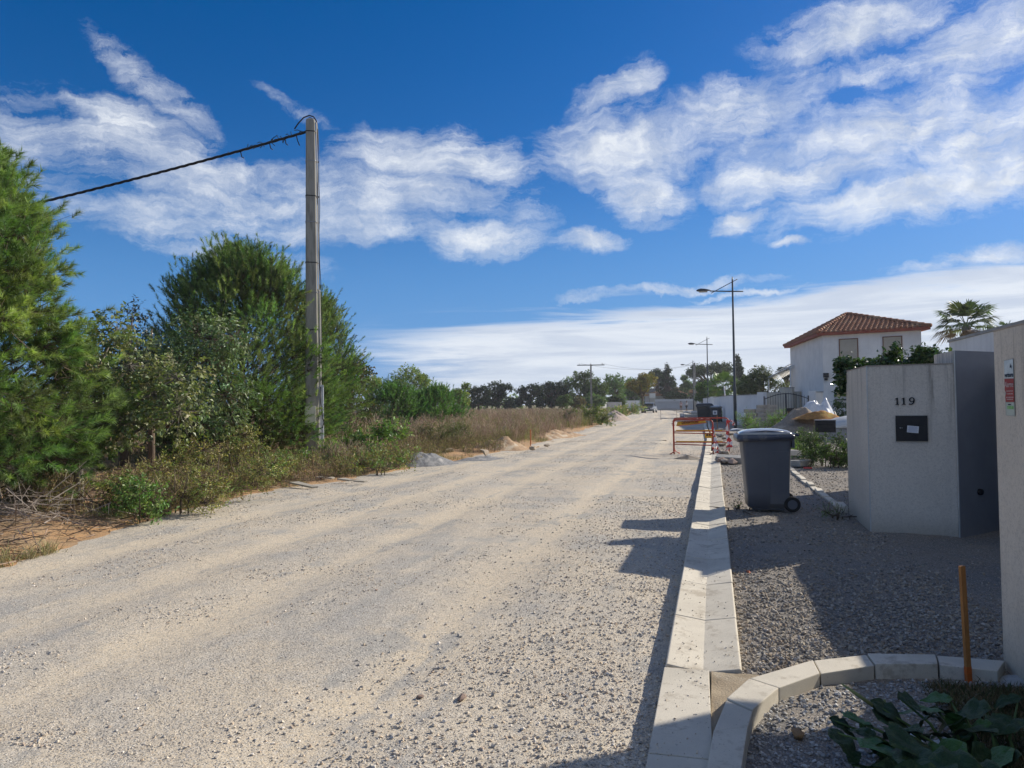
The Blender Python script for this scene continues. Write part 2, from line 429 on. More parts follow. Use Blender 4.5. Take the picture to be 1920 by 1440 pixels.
def ground_mat(name, cols, bump=0.9, stones=0.5, trk=0.0, ps=(0.5, 2.2), tracks=False):
    m = bpy.data.materials.new(name); m.use_nodes = True; t = m.node_tree; N = NB(t); b = t.nodes['Principled BSDF']
    b.inputs['Roughness'].default_value = 0.95; b.inputs['Specular IOR Level'].default_value = 0.15
    v = N.n('ShaderNodeTexCoord').outputs['Object']
    n1 = N.noise(v, ps[0], 5, 0.6).outputs[0]; n2 = N.noise(v, ps[1], 6, 0.65).outputs[0]
    mp = N.n('ShaderNodeMapping'); mp.inputs['Scale'].default_value = (1.6, 0.12, 1); N.l(v, mp.inputs[0])
    ntr = N.noise(mp.outputs[0], 1.0, 4, 0.55).outputs[0]
    c = N.mix(N.mapr(N.m('ADD', N.m('MULTIPLY', n1, .6), N.m('MULTIPLY', n2, .4)), .43, .58), cols[0], cols[1])
    if trk: c = N.mix(N.m('MULTIPLY', N.mapr(ntr, .48, .62), trk), c, cols[2])
    if tracks:      # compacted wheel tracks stored with the sheet's vertices
        ta = N.n('ShaderNodeAttribute', attribute_name='track').outputs['Fac']
        tf = N.m('MULTIPLY', ta, N.mapr(N.noise(mp.outputs[0], 2.2, 5, .65).outputs[0], .30, .55, .25, 1.0))
        c = N.mix(N.m('MULTIPLY', tf, .75), c, (.68, .565, .405))
        stones = N.m('SUBTRACT', stones, N.m('MULTIPLY', tf, .42))
    else: tf = None
    if tracks:
        dr = N.m('ADD', N.m('MULTIPLY', N.noise(v, .85, 5, .7).outputs[0], .65), N.m('MULTIPLY', N.noise(mp.outputs[0], 3.2, 4, .6).outputs[0], .35))
        dr = N.mapr(dr, .53, .60); c = N.mix(N.m('MULTIPLY', dr, .8), c, (.36, .345, .315))
    n3 = N.noise(v, 14, 5, 0.7).outputs[0]
    c = N.mix(N.m('MULTIPLY', N.mapr(n3, .50, .72), .55), c, cols[3])
    # small chippings pressed into the surface
    vo = N.n('ShaderNodeTexVoronoi'); N.l(v, vo.inputs['Vector']); vo.inputs['Scale'].default_value = 62
    vs = N.n('ShaderNodeSeparateColor'); N.l(vo.outputs['Color'], vs.inputs[0])
    is_st = N.m('MULTIPLY', N.mapr(vo.outputs['Distance'], .42, .30), N.mapr(vs.outputs[0], N.m('SUBTRACT', 1.0, stones), N.m('SUBTRACT', 1.12, stones)))
    stc = N.mix(vs.outputs[1], cols[4], cols[5])
    c = N.mix(N.m('MULTIPLY', is_st, .85), c, stc)
    v2 = N.n('ShaderNodeTexVoronoi'); N.l(v, v2.inputs['Vector']); v2.inputs['Scale'].default_value = 150
    s2 = N.n('ShaderNodeSeparateColor'); N.l(v2.outputs['Color'], s2.inputs[0])
    c = N.mix(N.m('MULTIPLY', N.mapr(s2.outputs[0], .55, .95), .5), c, cols[4])
    c = N.mix(N.m('MULTIPLY', N.mapr(s2.outputs[1], .70, .98), .5), c, cols[5])
    N.l(c, b.inputs['Base Color'])
    h = N.m('ADD', N.m('MULTIPLY', n3, .5), N.m('MULTIPLY', is_st, .55))
    h = N.m('ADD', h, N.m('MULTIPLY', s2.outputs[2], .22))
    h = N.m('ADD', h, N.m('MULTIPLY', N.noise(v, 120, 3, .7).outputs[0], .35))
    bp = N.n('ShaderNodeBump'); bp.inputs['Strength'].default_value = bump; bp.inputs['Distance'].default_value = 0.016
    N.l(h, bp.inputs['Height']); N.l(bp.outputs[0], b.inputs['Normal'])
    return m
m_road = ground_mat('gravel_road', [(.60, .51, .385), (.43, .40, .355), (.66, .57, .44), (.37, .325, .27), (.19, .185, .175), (.80, .74, .64)], stones=.72, trk=.5, tracks=True)
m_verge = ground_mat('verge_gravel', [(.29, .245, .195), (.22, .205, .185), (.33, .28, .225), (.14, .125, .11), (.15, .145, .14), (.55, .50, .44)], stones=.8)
m_soil = ground_mat('field_soil', [(.50, .29, .14), (.40, .27, .16), (.5, .33, .18), (.24, .16, .10), (.2, .14, .09), (.55, .40, .25)], stones=.3, bump=1.0)
m_land = M('far_land', (.16, .15, .07), (.22, .18, .1), .2, .95)

g = MB(); g.add([(-1500, -300, -.4), (1500, -300, -.4), (1500, 2500, -.4), (-1500, 2500, -.4)], [(0, 1, 2, 3)])
g.obj('ground', m_land)['kind'] = 'structure'
sheet('gravel_road', lambda y: xl(y)-.25, lambda y: xr(y)+.05, zr, 1.2, 152, 210, m_road, .03, .011)
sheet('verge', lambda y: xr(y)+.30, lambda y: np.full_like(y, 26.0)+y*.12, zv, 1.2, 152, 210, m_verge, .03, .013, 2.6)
sheet('field', lambda y: xl(y)+.10+.45*fbm(y*1.0, y*0, .9, 4, 50), lambda y: np.full_like(y, -40.0)-y*.6, zf, -1, 152, 190, m_soil, .06, .014, 2.2)
# ---- loose stones
import bmesh
def stone_mesh(seed, mat, flat=.62):
    r = random.Random(seed); bm = bmesh.new()
    for i in range(13):
        v = Vector((r.gauss(0, 1), r.gauss(0, 1), r.gauss(0, 1))).normalized()
        bm.verts.new((v.x*.5*r.uniform(.75, 1.1), v.y*.38*r.uniform(.75, 1.1), v.z*.5*flat*r.uniform(.75, 1.05)))
    bmesh.ops.convex_hull(bm, input=bm.verts)
    me = bpy.data.meshes.new('stone_shape'); bm.to_mesh(me); bm.free(); me.materials.append(mat); return me
def stone_mat(name, stops):
    m = bpy.data.materials.new(name); m.use_nodes = True; N = NB(m.node_tree); b = m.node_tree.nodes['Principled BSDF']
    b.inputs['Roughness'].default_value = .85; b.inputs['Specular IOR Level'].default_value = .25
    oi = N.n('ShaderNodeObjectInfo'); cr = N.n('ShaderNodeValToRGB'); N.l(oi.outputs['Random'], cr.inputs[0])
    cr.color_ramp.interpolation = 'CONSTANT'
    e = cr.color_ramp.elements
    while len(e) < len(stops): e.new(.5)
    for i, cc in enumerate(stops): e[i].position = i/len(stops); e[i].color = (*cc, 1)
    N.l(cr.outputs[0], b.inputs['Base Color']); return m
TAN = [(.54, .47, .37), (.44, .40, .34), (.62, .54, .43), (.34, .315, .28), (.48, .44, .385), (.56, .45, .33), (.68, .62, .54), (.28, .26, .24), (.44, .35, .27), (.5, .47, .43), (.58, .5, .4)]
GREY = [(.34, .335, .33), (.26, .26, .26), (.42, .41, .39), (.30, .295, .28), (.5, .49, .47), (.22, .22, .225), (.38, .36, .33)]
m_st = stone_mat('road_stones', TAN); m_sg = stone_mat('grey_stones', GREY)
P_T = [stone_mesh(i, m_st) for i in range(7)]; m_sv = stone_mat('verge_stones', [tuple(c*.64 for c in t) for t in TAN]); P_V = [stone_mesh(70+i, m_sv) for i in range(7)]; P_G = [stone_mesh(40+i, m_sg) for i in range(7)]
def stones(name, x0, x1, y0, y1, n, smin, smax, fz, protos, mask=None, pw=2.5, label='', bury=.25):
    y = y0 + (y1-y0)*rng.random(n)**1.35
    a, b = x0(y), x1(y); x = a+(b-a)*rng.random(n)
    k = np.ones(n, bool)
    if mask is not None: k = mask(x, y)
    x, y = x[k], y[k]; n = len(x)
    s = smin + (smax-smin)*rng.random(n)**pw
    p = np.stack([x, y, fz(x, y)+s*(.5*.62-bury*.62)], 1)
    rot = np.stack([rng.normal(0, .35, n), rng.normal(0, .35, n), rng.random(n)*6.28], 1)
    return scatter(name, p, rot, s, protos, label, 'gravel')
patch = lambda th, sd, sc=.8: (lambda x, y: (fbm(x, y, sc, 3, sd) + .35*fbm(x*3, y*.5, 1.2, 2, sd+3) - .45*track(x, y) + rng.random(len(x))*.5 - .25) > th)
stones('road_gravel', lambda y: xl(y)+.1, lambda y: xr(y)-.02, 2.6, 9, 42000, .005, .026, zr, P_T, patch(.02, 31, .55), 3.0, 'loose tan and grey stones scattered over the near road surface')
stones('road_gravel', lambda y: xl(y)+.1, lambda y: xr(y)-.02, 2.6, 7.5, 52000, .004, .011, zr, P_T, patch(-.35, 35, .5), 1.5, 'fine chippings spread over the nearest part of the road', .35)
stones('road_gravel', lambda y: np.maximum(xl(y), -3.2)*0-2.1, lambda y: xr(y)-.0, 2.6, 12, 17000, .007, .032, zr, P_T, lambda x, y: rng.random(len(x)) < np.clip((x+2.2)/1.7, 0, 1)**1.5, 2.4, 'coarse loose stones gathered along the road side of the gutter')
stones('road_gravel', lambda y: xl(y)+.1, lambda y: xr(y)-.05, 9, 30, 26000, .010, .030, zr, P_T, patch(-.05, 32, 1.4), 3, 'loose stones on the middle stretch of the road')
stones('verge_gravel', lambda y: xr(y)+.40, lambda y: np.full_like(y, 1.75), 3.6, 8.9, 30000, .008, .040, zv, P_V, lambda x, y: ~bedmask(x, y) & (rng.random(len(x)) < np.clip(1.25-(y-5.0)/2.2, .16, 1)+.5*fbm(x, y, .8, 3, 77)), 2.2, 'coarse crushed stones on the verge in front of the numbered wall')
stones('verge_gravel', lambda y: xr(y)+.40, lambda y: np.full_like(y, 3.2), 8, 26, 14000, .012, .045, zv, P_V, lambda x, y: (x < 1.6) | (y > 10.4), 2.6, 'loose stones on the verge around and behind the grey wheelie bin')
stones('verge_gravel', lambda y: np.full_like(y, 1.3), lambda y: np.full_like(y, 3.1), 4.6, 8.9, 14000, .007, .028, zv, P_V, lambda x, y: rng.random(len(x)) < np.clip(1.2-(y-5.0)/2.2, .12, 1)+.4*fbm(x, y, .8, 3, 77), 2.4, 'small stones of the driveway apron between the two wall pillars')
def zg(x, y):      # top of the channel gutter
    d = np.abs(x-(xr(y)+.205)); return np.where(y > 4.1, .030+d*.15, .044)
stones('gutter_grit', lambda y: xr(y)+.03, lambda y: np.where(y > 4.1, xr(y)+.38, xr(y)+.24), 2.9, 16, 1900, .003, .016, zg, P_T, lambda x, y: (fbm(x, y, .35, 3, 66)+rng.random(len(x))*.25 > .12) & (y > 2.9), 3, 'small stones and grit lying on the concrete gutter')
stones('bed_gravel', lambda y: np.full_like(y, .03), lambda y: np.full_like(y, 1.5), 2.3, 4.45, 9500, .009, .032, zv, P_G, lambda x, y: bedmask(x-.02, y+.10) & bedmask(x-.07, y), 1.6, 'grey gravel filling the planting bed inside the curved kerb')
# ================================================================ GUTTER, KERBS, WALLS
def conc_mat(name, c, dirt):
    m = bpy.data.materials.new(name); m.use_nodes = True; N = NB(m.node_tree); b = m.node_tree.nodes['Principled BSDF']
    b.inputs['Roughness'].default_value = .9; b.inputs['Specular IOR Level'].default_value = .2
    g = N.n('ShaderNodeNewGeometry').outputs['Position']
    col = N.mix(N.mapr(N.noise(g, 2.3, 6, .65).outputs[0], .35, .65), c, tuple(x*.84 for x in c))
    oi = N.n('ShaderNodeObjectInfo').outputs['Random']; col = N.mix(N.m('MULTIPLY', oi, .28), col, tuple(x*.72 for x in c))
    st = N.noise(g, 5.5, 8, .75).outputs[0]; col = N.mix(N.m('MULTIPLY', N.mapr(st, .52, .64), .7), col, dirt)
    sp = N.n('ShaderNodeTexVoronoi'); sp.inputs['Scale'].default_value = 46; N.l(g, sp.inputs['Vector'])
    col = N.mix(N.m('MULTIPLY', N.mapr(sp.outputs['Distance'], .16, .07), N.mapr(N.noise(g, 3.1, 3, .6).outputs[0], .48, .6, 0, .8)), col, (.16, .13, .10))
    fn = N.noise(g, 240, 4, .7).outputs[0]; col = N.mix(N.m('MULTIPLY', N.mapr(fn, .45, .75), .3), col, dirt)
    N.l(col, b.inputs['Base Color'])
    bp = N.n('ShaderNodeBump'); bp.inputs['Strength'].default_value = .5; bp.inputs['Distance'].default_value = .004
    N.l(N.m('ADD', fn, N.m('MULTIPLY', st, .8)), bp.inputs['Height']); N.l(bp.outputs[0], b.inputs['Normal']); return m
m_conc = conc_mat('pale_concrete', (.66, .605, .50), (.36, .31, .24))
m_conc2 = M('grey_concrete', (.40, .385, .35), (.31, .30, .275), 7, .9, .5, 120, c3=(.27, .25, .22), s3=2)
m_mortar = M('mortar', (.36, .29, .20), (.29, .23, .155), 8, .95, .8, 90, c3=(.42, .36, .27), s3=5)
def gutter_mesh(L, seed):
    b = MB(); r = random.Random(seed)
    w0, w1 = -.2, .2; h = [.058+r.uniform(-.004, .004), .028, .060+r.uniform(-.004, .004)]
    g_ = .004
    prof = [(w0, -.16), (w1, -.16), (w1, .0), (w1-.004, h[2]-.006), (w1-.012, h[2]), (0.0, h[1]), (w0+.012, h[0]), (w0+.003, h[0]-.008)]
    rings = [[(x, yy, z) for x, z in prof] for yy in (g_, L-g_)]
    b.loft(rings)
    return b.mesh('gutter_stone', m_conc, bevel=.003, seg=1)
gm = [gutter_mesh(.965, i) for i in range(5)]
gut = bpy.data.objects.new('concrete_gutter', None); C.objects.link(gut)
tag(gut, 'long pale concrete channel gutter running along the right side of the road', kind='structure')
y = 4.10; i = 0; rr = random.Random(5)
while y < 21.6:
    o = link('gutter_stone', gm[rr.randrange(5)], gut, (xr(y)+.205+rr.uniform(-.002, .002), y, rr.uniform(-.003, .003)), (rr.uniform(-.003, .003), 0, rr.uniform(-.003, .003)))
    y += .97
# beyond the barrier the two rows are still apart: narrow slabs laid edge to edge
nb = MB(); nb.box((0, .48, -.05), (.17, .955, .20)); half = nb.mesh('edge_slab', m_conc, .004, 1)
nb = MB(); nb.box((0, .48, -.06), (.14, .955, .20)); half2 = nb.mesh('edge_slab', m_conc, .004, 1)
y = 21.7
while y < 62:
    a = math.atan2(xr(y+1)-xr(y), 1.0)
    link('edge_slab', half, gut, (xr(y)+.09, y, rr.uniform(-.004, .004)), (0, 0, -a))
    link('edge_slab', half2, gut, (xr(y)+.32, y, rr.uniform(-.004, .004)), (0, 0, -a))
    y += .97
# flat channel between the last gutter stone and the camera
for (ya, yb) in ((3.08, 4.085), (2.0, 3.07)):
    b = MB(); b.prism([(-.1325, -(yb-ya)/2), (.118 if ya > 3 else .125, -(yb-ya)/2), (.098 if ya > 3 else .118, (yb-ya)/2), (-.1325, (yb-ya)/2)], -.155, .045); o = b.obj('flat_stone', m_conc, gut, .004, (-.285+.135, (ya+yb)/2, .0)); o['label'] = 'flat pale channel slab stained at its edge, nearest the camera'
b = MB(); ko = np.array([(2.0, -.06), (2.9, -.055), (3.30, -.005), (3.45, .015), (3.62, .055), (3.80, .105), (3.95, .15), (4.10, .18)])
def mf(u, v):
    yy = 2.0+2.095*v; xb = float(np.interp(yy, ko[:, 0], ko[:, 1]))+.02; x = -.04+(xb+.04)*u
    return (x, yy, .030+.010*float(fbm(x, yy, .09, 3, 6))+.006*v)
b.grid(mf, 8, 70)
b.obj('mortar_fill', m_mortar, gut)['label'] = 'rough brown wedge of mortar between gutter end and curved kerb'

# curved kerb of short stones around the planting bed
outer = [gnd(px, py, .085)[:2] for px, py in ((1322, 1475), (1325, 1440), (1338, 1368), (1362, 1310), (1405, 1272), (1525, 1237), (1625, 1226), (1755, 1228), (1886, 1238))]
inner = [gnd(px, py, .085)[:2] for px, py in ((1390, 1475), (1390, 1440), (1402, 1362), (1411, 1331), (1460, 1290), (1538, 1262), (1640, 1246), (1760, 1246), (1872, 1258))]
outer[0] = outer[1] + (outer[1]-outer[2])*3.4; inner[0] = inner[1] + (inner[1]-inner[2])*3.4
kb = bpy.data.objects.new('curved_kerb', None); C.objects.link(kb)
tag(kb, 'curved border of short concrete kerb stones around the planting bed', 'kerb')
for i in ([0] + list(range(2, len(outer)-1))):
    a, b_ = (outer[0], outer[2]) if i == 0 else (outer[i], outer[i+1])
    c, d = (inner[2], inner[0]) if i == 0 else (inner[i+1], inner[i])
    u = (b_-a)/np.linalg.norm(b_-a)*.004
    poly = [a+u, b_-u, c-u, d+u]
    # counter-clockwise
    ar = sum(poly[q][0]*poly[(q+1) % 4][1]-poly[(q+1) % 4][0]*poly[q][1] for q in range(4))
    if ar < 0: poly = poly[::-1]
    mb = MB(); mb.prism([tuple(p) for p in poly], -.16, .085+.004*math.sin(i*2.3)); mb.obj('kerb_stone', m_conc2 if False else m_conc, kb, .005)

# mortar haunch at the wall foot
b = MB()
def hf(u, v):
    x = 1.20+u*.40; yy = 4.02+v*.55
    d = math.exp(-((x-1.43)**2/.018+(yy-4.28)**2/.035)) + .6*math.exp(-((x-1.42)**2/.006+(yy-4.55)**2/.012))
    return (x, yy, -.09+.155*d+.02*float(fbm(x, yy, .08, 3, 4)))
b.grid(hf, 26, 30); tag(b.obj('mortar_heap', M('dry_mortar', (.42, .42, .40), (.34, .34, .33), 14, .95, 1.0, 70)), 'lumpy grey mortar smeared where the curved kerb meets the tan wall', 'mortar')

# ---- rendered walls
def render_mat(name, c, dark, grain=1.0):
    m = bpy.data.materials.new(name); m.use_nodes = True; N = NB(m.node_tree); b = m.node_tree.nodes['Principled BSDF']
    b.inputs['Roughness'].default_value = .92; b.inputs['Specular IOR Level'].default_value = .15
    tcn = N.n('ShaderNodeTexCoord'); v = tcn.outputs['Object']
    n1 = N.noise(v, 1.3, 4, .6).outputs[0]
    col = N.mix(N.mapr(n1, .3, .7), c, tuple(x*.88 for x in c))
    mp = N.n('ShaderNodeMapping'); mp.inputs['Scale'].default_value = (5, 5, .35); N.l(v, mp.inputs[0])
    st = N.noise(mp.outputs[0], 1.6, 6, .7).outputs[0]                      # rain streaks that fade downwards
    sp = N.n('ShaderNodeSeparateXYZ'); N.l(v, sp.inputs[0])
    up = N.mapr(sp.outputs[2], .9, 1.9, 0.12, 1.0)
    col = N.mix(N.m('MULTIPLY', N.m('MULTIPLY', N.mapr(st, .49, .70), .2 if grain < .5 else 1.0), up), col, dark)
    dn = N.mapr(N.m('ADD', sp.outputs[2], N.m('MULTIPLY', n1, .35)), .46, .14, 0, .55)     # splashed dirt at the foot
    col = N.mix(dn, col, (.27, .23, .17))
    g2 = N.m('ADD', N.m('MULTIPLY', N.noise(v, 170, 3, .7).outputs[0], .5), N.m('MULTIPLY', N.noise(v, 48, 5, .75).outputs[0], .5))
    col = N.mix(N.m('MULTIPLY', N.mapr(g2, .46, .62), .36*grain), col, dark)
    N.l(col, b.inputs['Base Color'])
    bp = N.n('ShaderNodeBump'); bp.inputs['Strength'].default_value = .55; bp.inputs['Distance'].default_value = .004
    N.l(N.noise(v, 230, 3, .75).outputs[0], bp.inputs['Height']); N.l(bp.outputs[0], b.inputs['Normal'])
    return m
m_tan = render_mat('tan_render', (.74, .655, .535), (.27, .23, .18))
m_grey = render_mat('warm_grey_render', (.68, .62, .53), (.21, .19, .165), 1.0)
m_white = render_mat('white_render', (.78, .77, .74), (.42, .40, .38), .4)
m_dark = M('dark_slate_paint', (.22, .225, .24), (.245, .25, .265), 5, .42, .12, 200, spec=.4)
m_bead = M('galvanised_bead', (.55, .55, .53), rough=.45, metal=.6)
m_black = M('black_plastic', (.012, .012, .014), (.018, .018, .02), 9, .38, 0)
m_wpap = M('white_paper', (.75, .75, .74), (.68, .69, .7), 9, .6)

pw = thing('numbered_wall', 'tan rendered garden wall pillar bearing house number 119', 'wall')
A, B, Cc, Dd = (1.612, 8.84), (2.415, 8.69), (2.50, 10.3), (1.63, 10.3)
b = MB(); b.prism([A, B, Cc, Dd], -.15, 1.815); b.obj('wall', m_grey, pw)
b = MB(); b.box((A[0]-.0, A[1]-.0, .90), (.012, .012, 1.834), rz=-.18); b.obj('corner_bead', m_bead, pw)
b = MB(); b.prism([(A[0]-.006, A[1]-.006), (B[0], B[1]-.006), (Cc[0], Cc[1]+.006), (Dd[0]-.006, Dd[1]+.006)], 1.8175, 1.826); b.obj('cap', M('wall_cap', (.42, .36, .30), (.35, .29, .24), 7, .9), pw)
# digits: bold numerals with feet
fa = math.atan2(B[1]-A[1], B[0]-A[0])
def on_face(u, z, off=.006):          # u along the front face from A
    return (A[0]+u*math.cos(fa)+off*math.sin(fa), A[1]+u*math.sin(fa)-off*math.cos(fa), z)
def digit_one():
    b = MB(); h = .078; t = .008
    for poly in ([(-.006, -h/2+.006), (.009, -h/2+.006), (.009, h/2), (-.006, h/2-.006)], [(-.017, -h/2), (.019, -h/2), (.019, -h/2+.006), (-.017, -h/2+.007)], [(-.017, h/2-.020), (-.006, h/2-.016), (-.006, h/2-.006), (-.019, h/2-.012)]):
        n = len(poly)
        b.add([(x, 0, z) for x, z in poly]+[(x, -t, z) for x, z in poly], [tuple(range(n)), tuple(range(2*n-1, n-1, -1))]+[(i, n+i, n+(i+1) % n, (i+1) % n) for i in range(n)])
    return b.mesh('digit', m_black)
def digit_nine():
    b = MB(); t = .008; n = 28
    def ring(cxo, czo, ro, rz_o, cxi, czi, ri, rz_i, a0, a1, n):
        vs = []
        for i in range(n+1):
            a = a0+(a1-a0)*i/n
            vs += [(cxo+ro*math.cos(a), 0, czo+rz_o*math.sin(a)), (cxi+ri*math.cos(a), 0, czi+rz_i*math.sin(a))]
            vs += [(vs[-2][0], -t, vs[-2][2]), (vs[-1][0], -t, vs[-1][2])]
        fs = []
        for i in range(n):
            k = 4*i
            fs += [(k, k+1, k+5, k+4), (k+2, k+6, k+7, k+3), (k, k+4, k+6, k+2), (k+1, k+3, k+7, k+5)]
        b.add(vs, fs)
    ring(0, .014, .027, .026, -.0005, .014, .014, .018, 0, 2*math.pi, 28)
    ring(-.012, .006, .0395, .046, -.014, .010, .028, .040, -2.0, .35, 16)
    b.box((-.021, -t/2, -.031), (.012, t, .012))
    return b.mesh('digit', m_black)
for me, u in ((digit_one(), .285), (digit_one(), .347), (digit_nine(), .425)):
    link('digit', me, pw, on_face(u, 1.435), (0, 0, fa))
# letterbox set in the wall
lb = thing('letterbox', 'square black letterbox with a white card fixed below the number 119', 'letterbox', on_face(.415, 1.145), fa)
b = MB(); b.box((0, -.006, 0), (.300, .014, .272)); b.obj('plate', m_black, lb, .003)
b = MB(); b.box((.0, -.016, .035), (.296, .006, .004)); b.box((.0, -.017, -.06), (.13, .01, .055)); b.obj('flap', m_black, lb, .002)
b = MB(); b.box((.012, -.024, -.008), (.108, .002, .072)); o = b.obj('name_card', m_wpap, lb); o.rotation_euler = (0, .09, 0)
b = MB()
for k in range(6): b.box((.012, -.0255, -.034+k*.0105), (.082 if k % 2 else .09, .001, .003))
o2 = b.obj('print_lines', M('blue_print', (.18, .24, .38)), o)
b = MB(); b.tube([(-.105, -.012, .005), (-.105, -.02, .005)], .009, 10); b.tube([(-.088, -.012, .005), (-.088, -.02, .005)], .005, 8); b.obj('lock', M('steel_lock', (.3, .3, .3), rough=.4, metal=.8), lb)

gp = thing('gate_post', 'tall dark slate grey clad gate post right of the number 119 wall', 'gate post')
b = MB(); b.prism([(2.420, 8.715), (2.98, 9.24), (2.86, 9.55), (2.43, 9.45)], -.15, 1.955); b.obj('post', m_grey, gp)
b = MB(); b.prism([(2.432, 8.672), (3.02, 9.222), (3.003, 9.240), (2.418, 8.692)], -.12, 1.954); b.obj('panel', m_dark, gp)
b = MB(); b.box((2.424, 8.680, .92), (.013, .013, 2.07), rz=.75); b.obj('corner_bead', m_bead, gp)
pl_ = np.array([2.68, 8.905, .47]); pn_ = np.array([.683, -.730, 0]); b = MB(); b.tube([pl_, pl_+pn_*.035], [.034, .030], 18); b.obj('lock', m_black, gp, .003)
# closed gate and the near wall pillar of the driveway
gt = thing('driveway_gate', 'closed grey metal driveway gate behind the near tan wall', 'gate')
b = MB(); b.box((3.0, 6.85, .93), (.05, 4.55, 1.70)); b.obj('gate_leaf', m_dark, gt)
nw = thing('tan_wall', 'tan rendered wall end nearest the camera, carrying the alarm sticker', 'wall')
b = MB(); b.prism([(1.445, 4.50), (1.445, 1.0), (1.70, 1.0), (1.70, 4.50)], -.2, 1.805); b.obj('wall', m_tan, nw)
b = MB(); b.prism([(1.442, 4.503), (1.442, 1.0), (1.703, 1.0), (1.703, 4.503)], 1.8055, 1.813); b.obj('cap', M('wall_cap_near', (.44, .37, .29), (.36, .30, .24), 7, .9), nw)
gr_ = thing('garage', 'flat roofed rendered garage beside the driveway, just outside the picture, added to cast the foreground shadow', 'garage')
b = MB(); b.prism([(3.95, 6.35), (3.95, 1.0), (8.0, 1.0), (8.0, 6.35)], -.2, 2.92); b.obj('wall', m_tan, gr_)
b = MB(); b.prism([(3.80, 7.12), (3.62, 6.97), (3.30, 6.72), (3.25, .6), (8.3, .6), (8.3, 7.14)], 2.922, 3.04); b.obj('roof_slab', m_conc2, gr_)  # unseen building, added and its roof edge cut to cast the foreground shadow
# boundary wall behind the entrance
bw = thing('boundary_wall', 'plain grey garden wall rising behind the dark gate post', 'wall')
b = MB(); b.box((4.15, 11.0, 1.15), (.22, 7.5, 2.6)); b.obj('wall', m_white, bw)
b = MB(); b.box((4.15, 11.0, 2.475), (.26, 7.54, .045)); b.obj('coping', m_conc2, bw)

# alarm sticker on the near wall (wall face looks towards -X)
stk = thing('alarm_sticker', 'narrow weathered alarm company sticker in silver, red and green on the tan wall', 'sticker', (1.4445, 4.295, 1.505), -math.pi/2)
def flat(w, h, x, z, off): 
    b = MB(); b.add([(x-w/2, -off, z-h/2), (x+w/2, -off, z-h/2), (x+w/2, -off, z+h/2), (x-w/2, -off, z+h/2)], [(0, 1, 2, 3)]); return b
def rag(pts, off):
    b = MB(); b.add([(x, -off, z) for x, z in pts], [tuple(range(len(pts)))]); return b
m_silver = M('silver_foil', (.42, .47, .48), (.55, .60, .60), 20, .35, 0, metal=.3); m_red = M('red_print', (.38, .045, .035), (.30, .03, .03), 25, .6)
m_pgreen = M('pale_print', (.50, .54, .46), (.44, .48, .40), 20, .6); m_green = M('green_print', (.16, .42, .10), (.35, .55, .26), 30, .6)
m_ink = M('dark_ink', (.02, .035, .06)); m_pink = M('faded_white_print', (.62, .45, .42), (.5, .32, .3), 30, .6)
S = .0585
rag([(-.060, -.142), (.064, -.145), (.064, .143), (-.060, .140)], .0020).obj('backing', M('sticker_back', (.40, .38, .34)), stk)
rag([(-.059, .047), (.062, .045), (.060, .141), (-.058, .137)], .0032).obj('silver_panel', m_silver, stk)
rag([(-.059, .045), (.062, .043), (.063, -.073), (-.050, -.073), (-.056, -.045), (-.040, -.028), (-.060, -.012)], .0034).obj('red_panel', m_red, stk)
rag([(-.050, -.076), (.063, -.076), (.063, -.142), (-.048, -.141)], .0034).obj('pale_panel', m_pgreen, stk)
rag([(-.030, -.093), (.055, -.092), (.055, -.109), (-.030, -.110)], .0046).obj('green_panel', m_green, stk)
rag([(.018, .100), (.036, .098), (.031, .122)], .0046).obj('triangle_emblem', m_ink, stk)
rag([(.032, .107), (.046, .088), (.041, .110)], .0048).obj('triangle_emblem', m_ink, stk)
for s_, z_, sz, mt, bo in (('verisure', .063, .0330, m_ink, .0006), ('Alarme', .014, .0390, m_pink, .0005), ('verisure', -.0855, .012, m_ink, .0002)):
    me = text_mesh(s_, sz, mt, .0003, bo); o = link('lettering', me, stk, (.004, -.0052, z_), (math.pi/2, 0, 0))
for z_, w_ in ((-.018, .085), (-.032, .070), (-.050, .092), (-.060, .08)):
    b = MB(); 
    x0 = .01-w_/2
    while x0 < .01+w_/2: ww = random.uniform(.004, .010); b.add([(x0, -.0052, z_-.003), (x0+ww, -.0052, z_-.003), (x0+ww, -.0052, z_+.003), (x0, -.0052, z_+.003)], [(0, 1, 2, 3)]); x0 += ww+.003
    b.obj('print_line', m_pink, stk)

# wooden stake
stx = thing('wooden_stake', 'upright orange-brown wooden stake in the bed by the tan wall', 'stake', (1.215, 4.275, -.02), .5)
m_wood = M('stake_wood', (.42, .19, .055), (.32, .14, .045), 5, .75, .5, 50, stretch=(14, 14, 1.2), c3=(.52, .26, .09), s3=1)
b = MB(); b.box((0, 0, .295), (.028, .018, .66), taper=.97); o = b.obj('post', m_wood, stx, .0015); o.rotation_euler = (.0, -.035, 0)
b = MB(); b.box((0, 0, .07), (.0295, .0195, .10)); o = b.obj('orange_paint', M('orange_marker', (.62, .13, .02), (.45, .13, .03), 30, .7), stx, .001); o.rotation_euler = (0, -.035, 0)
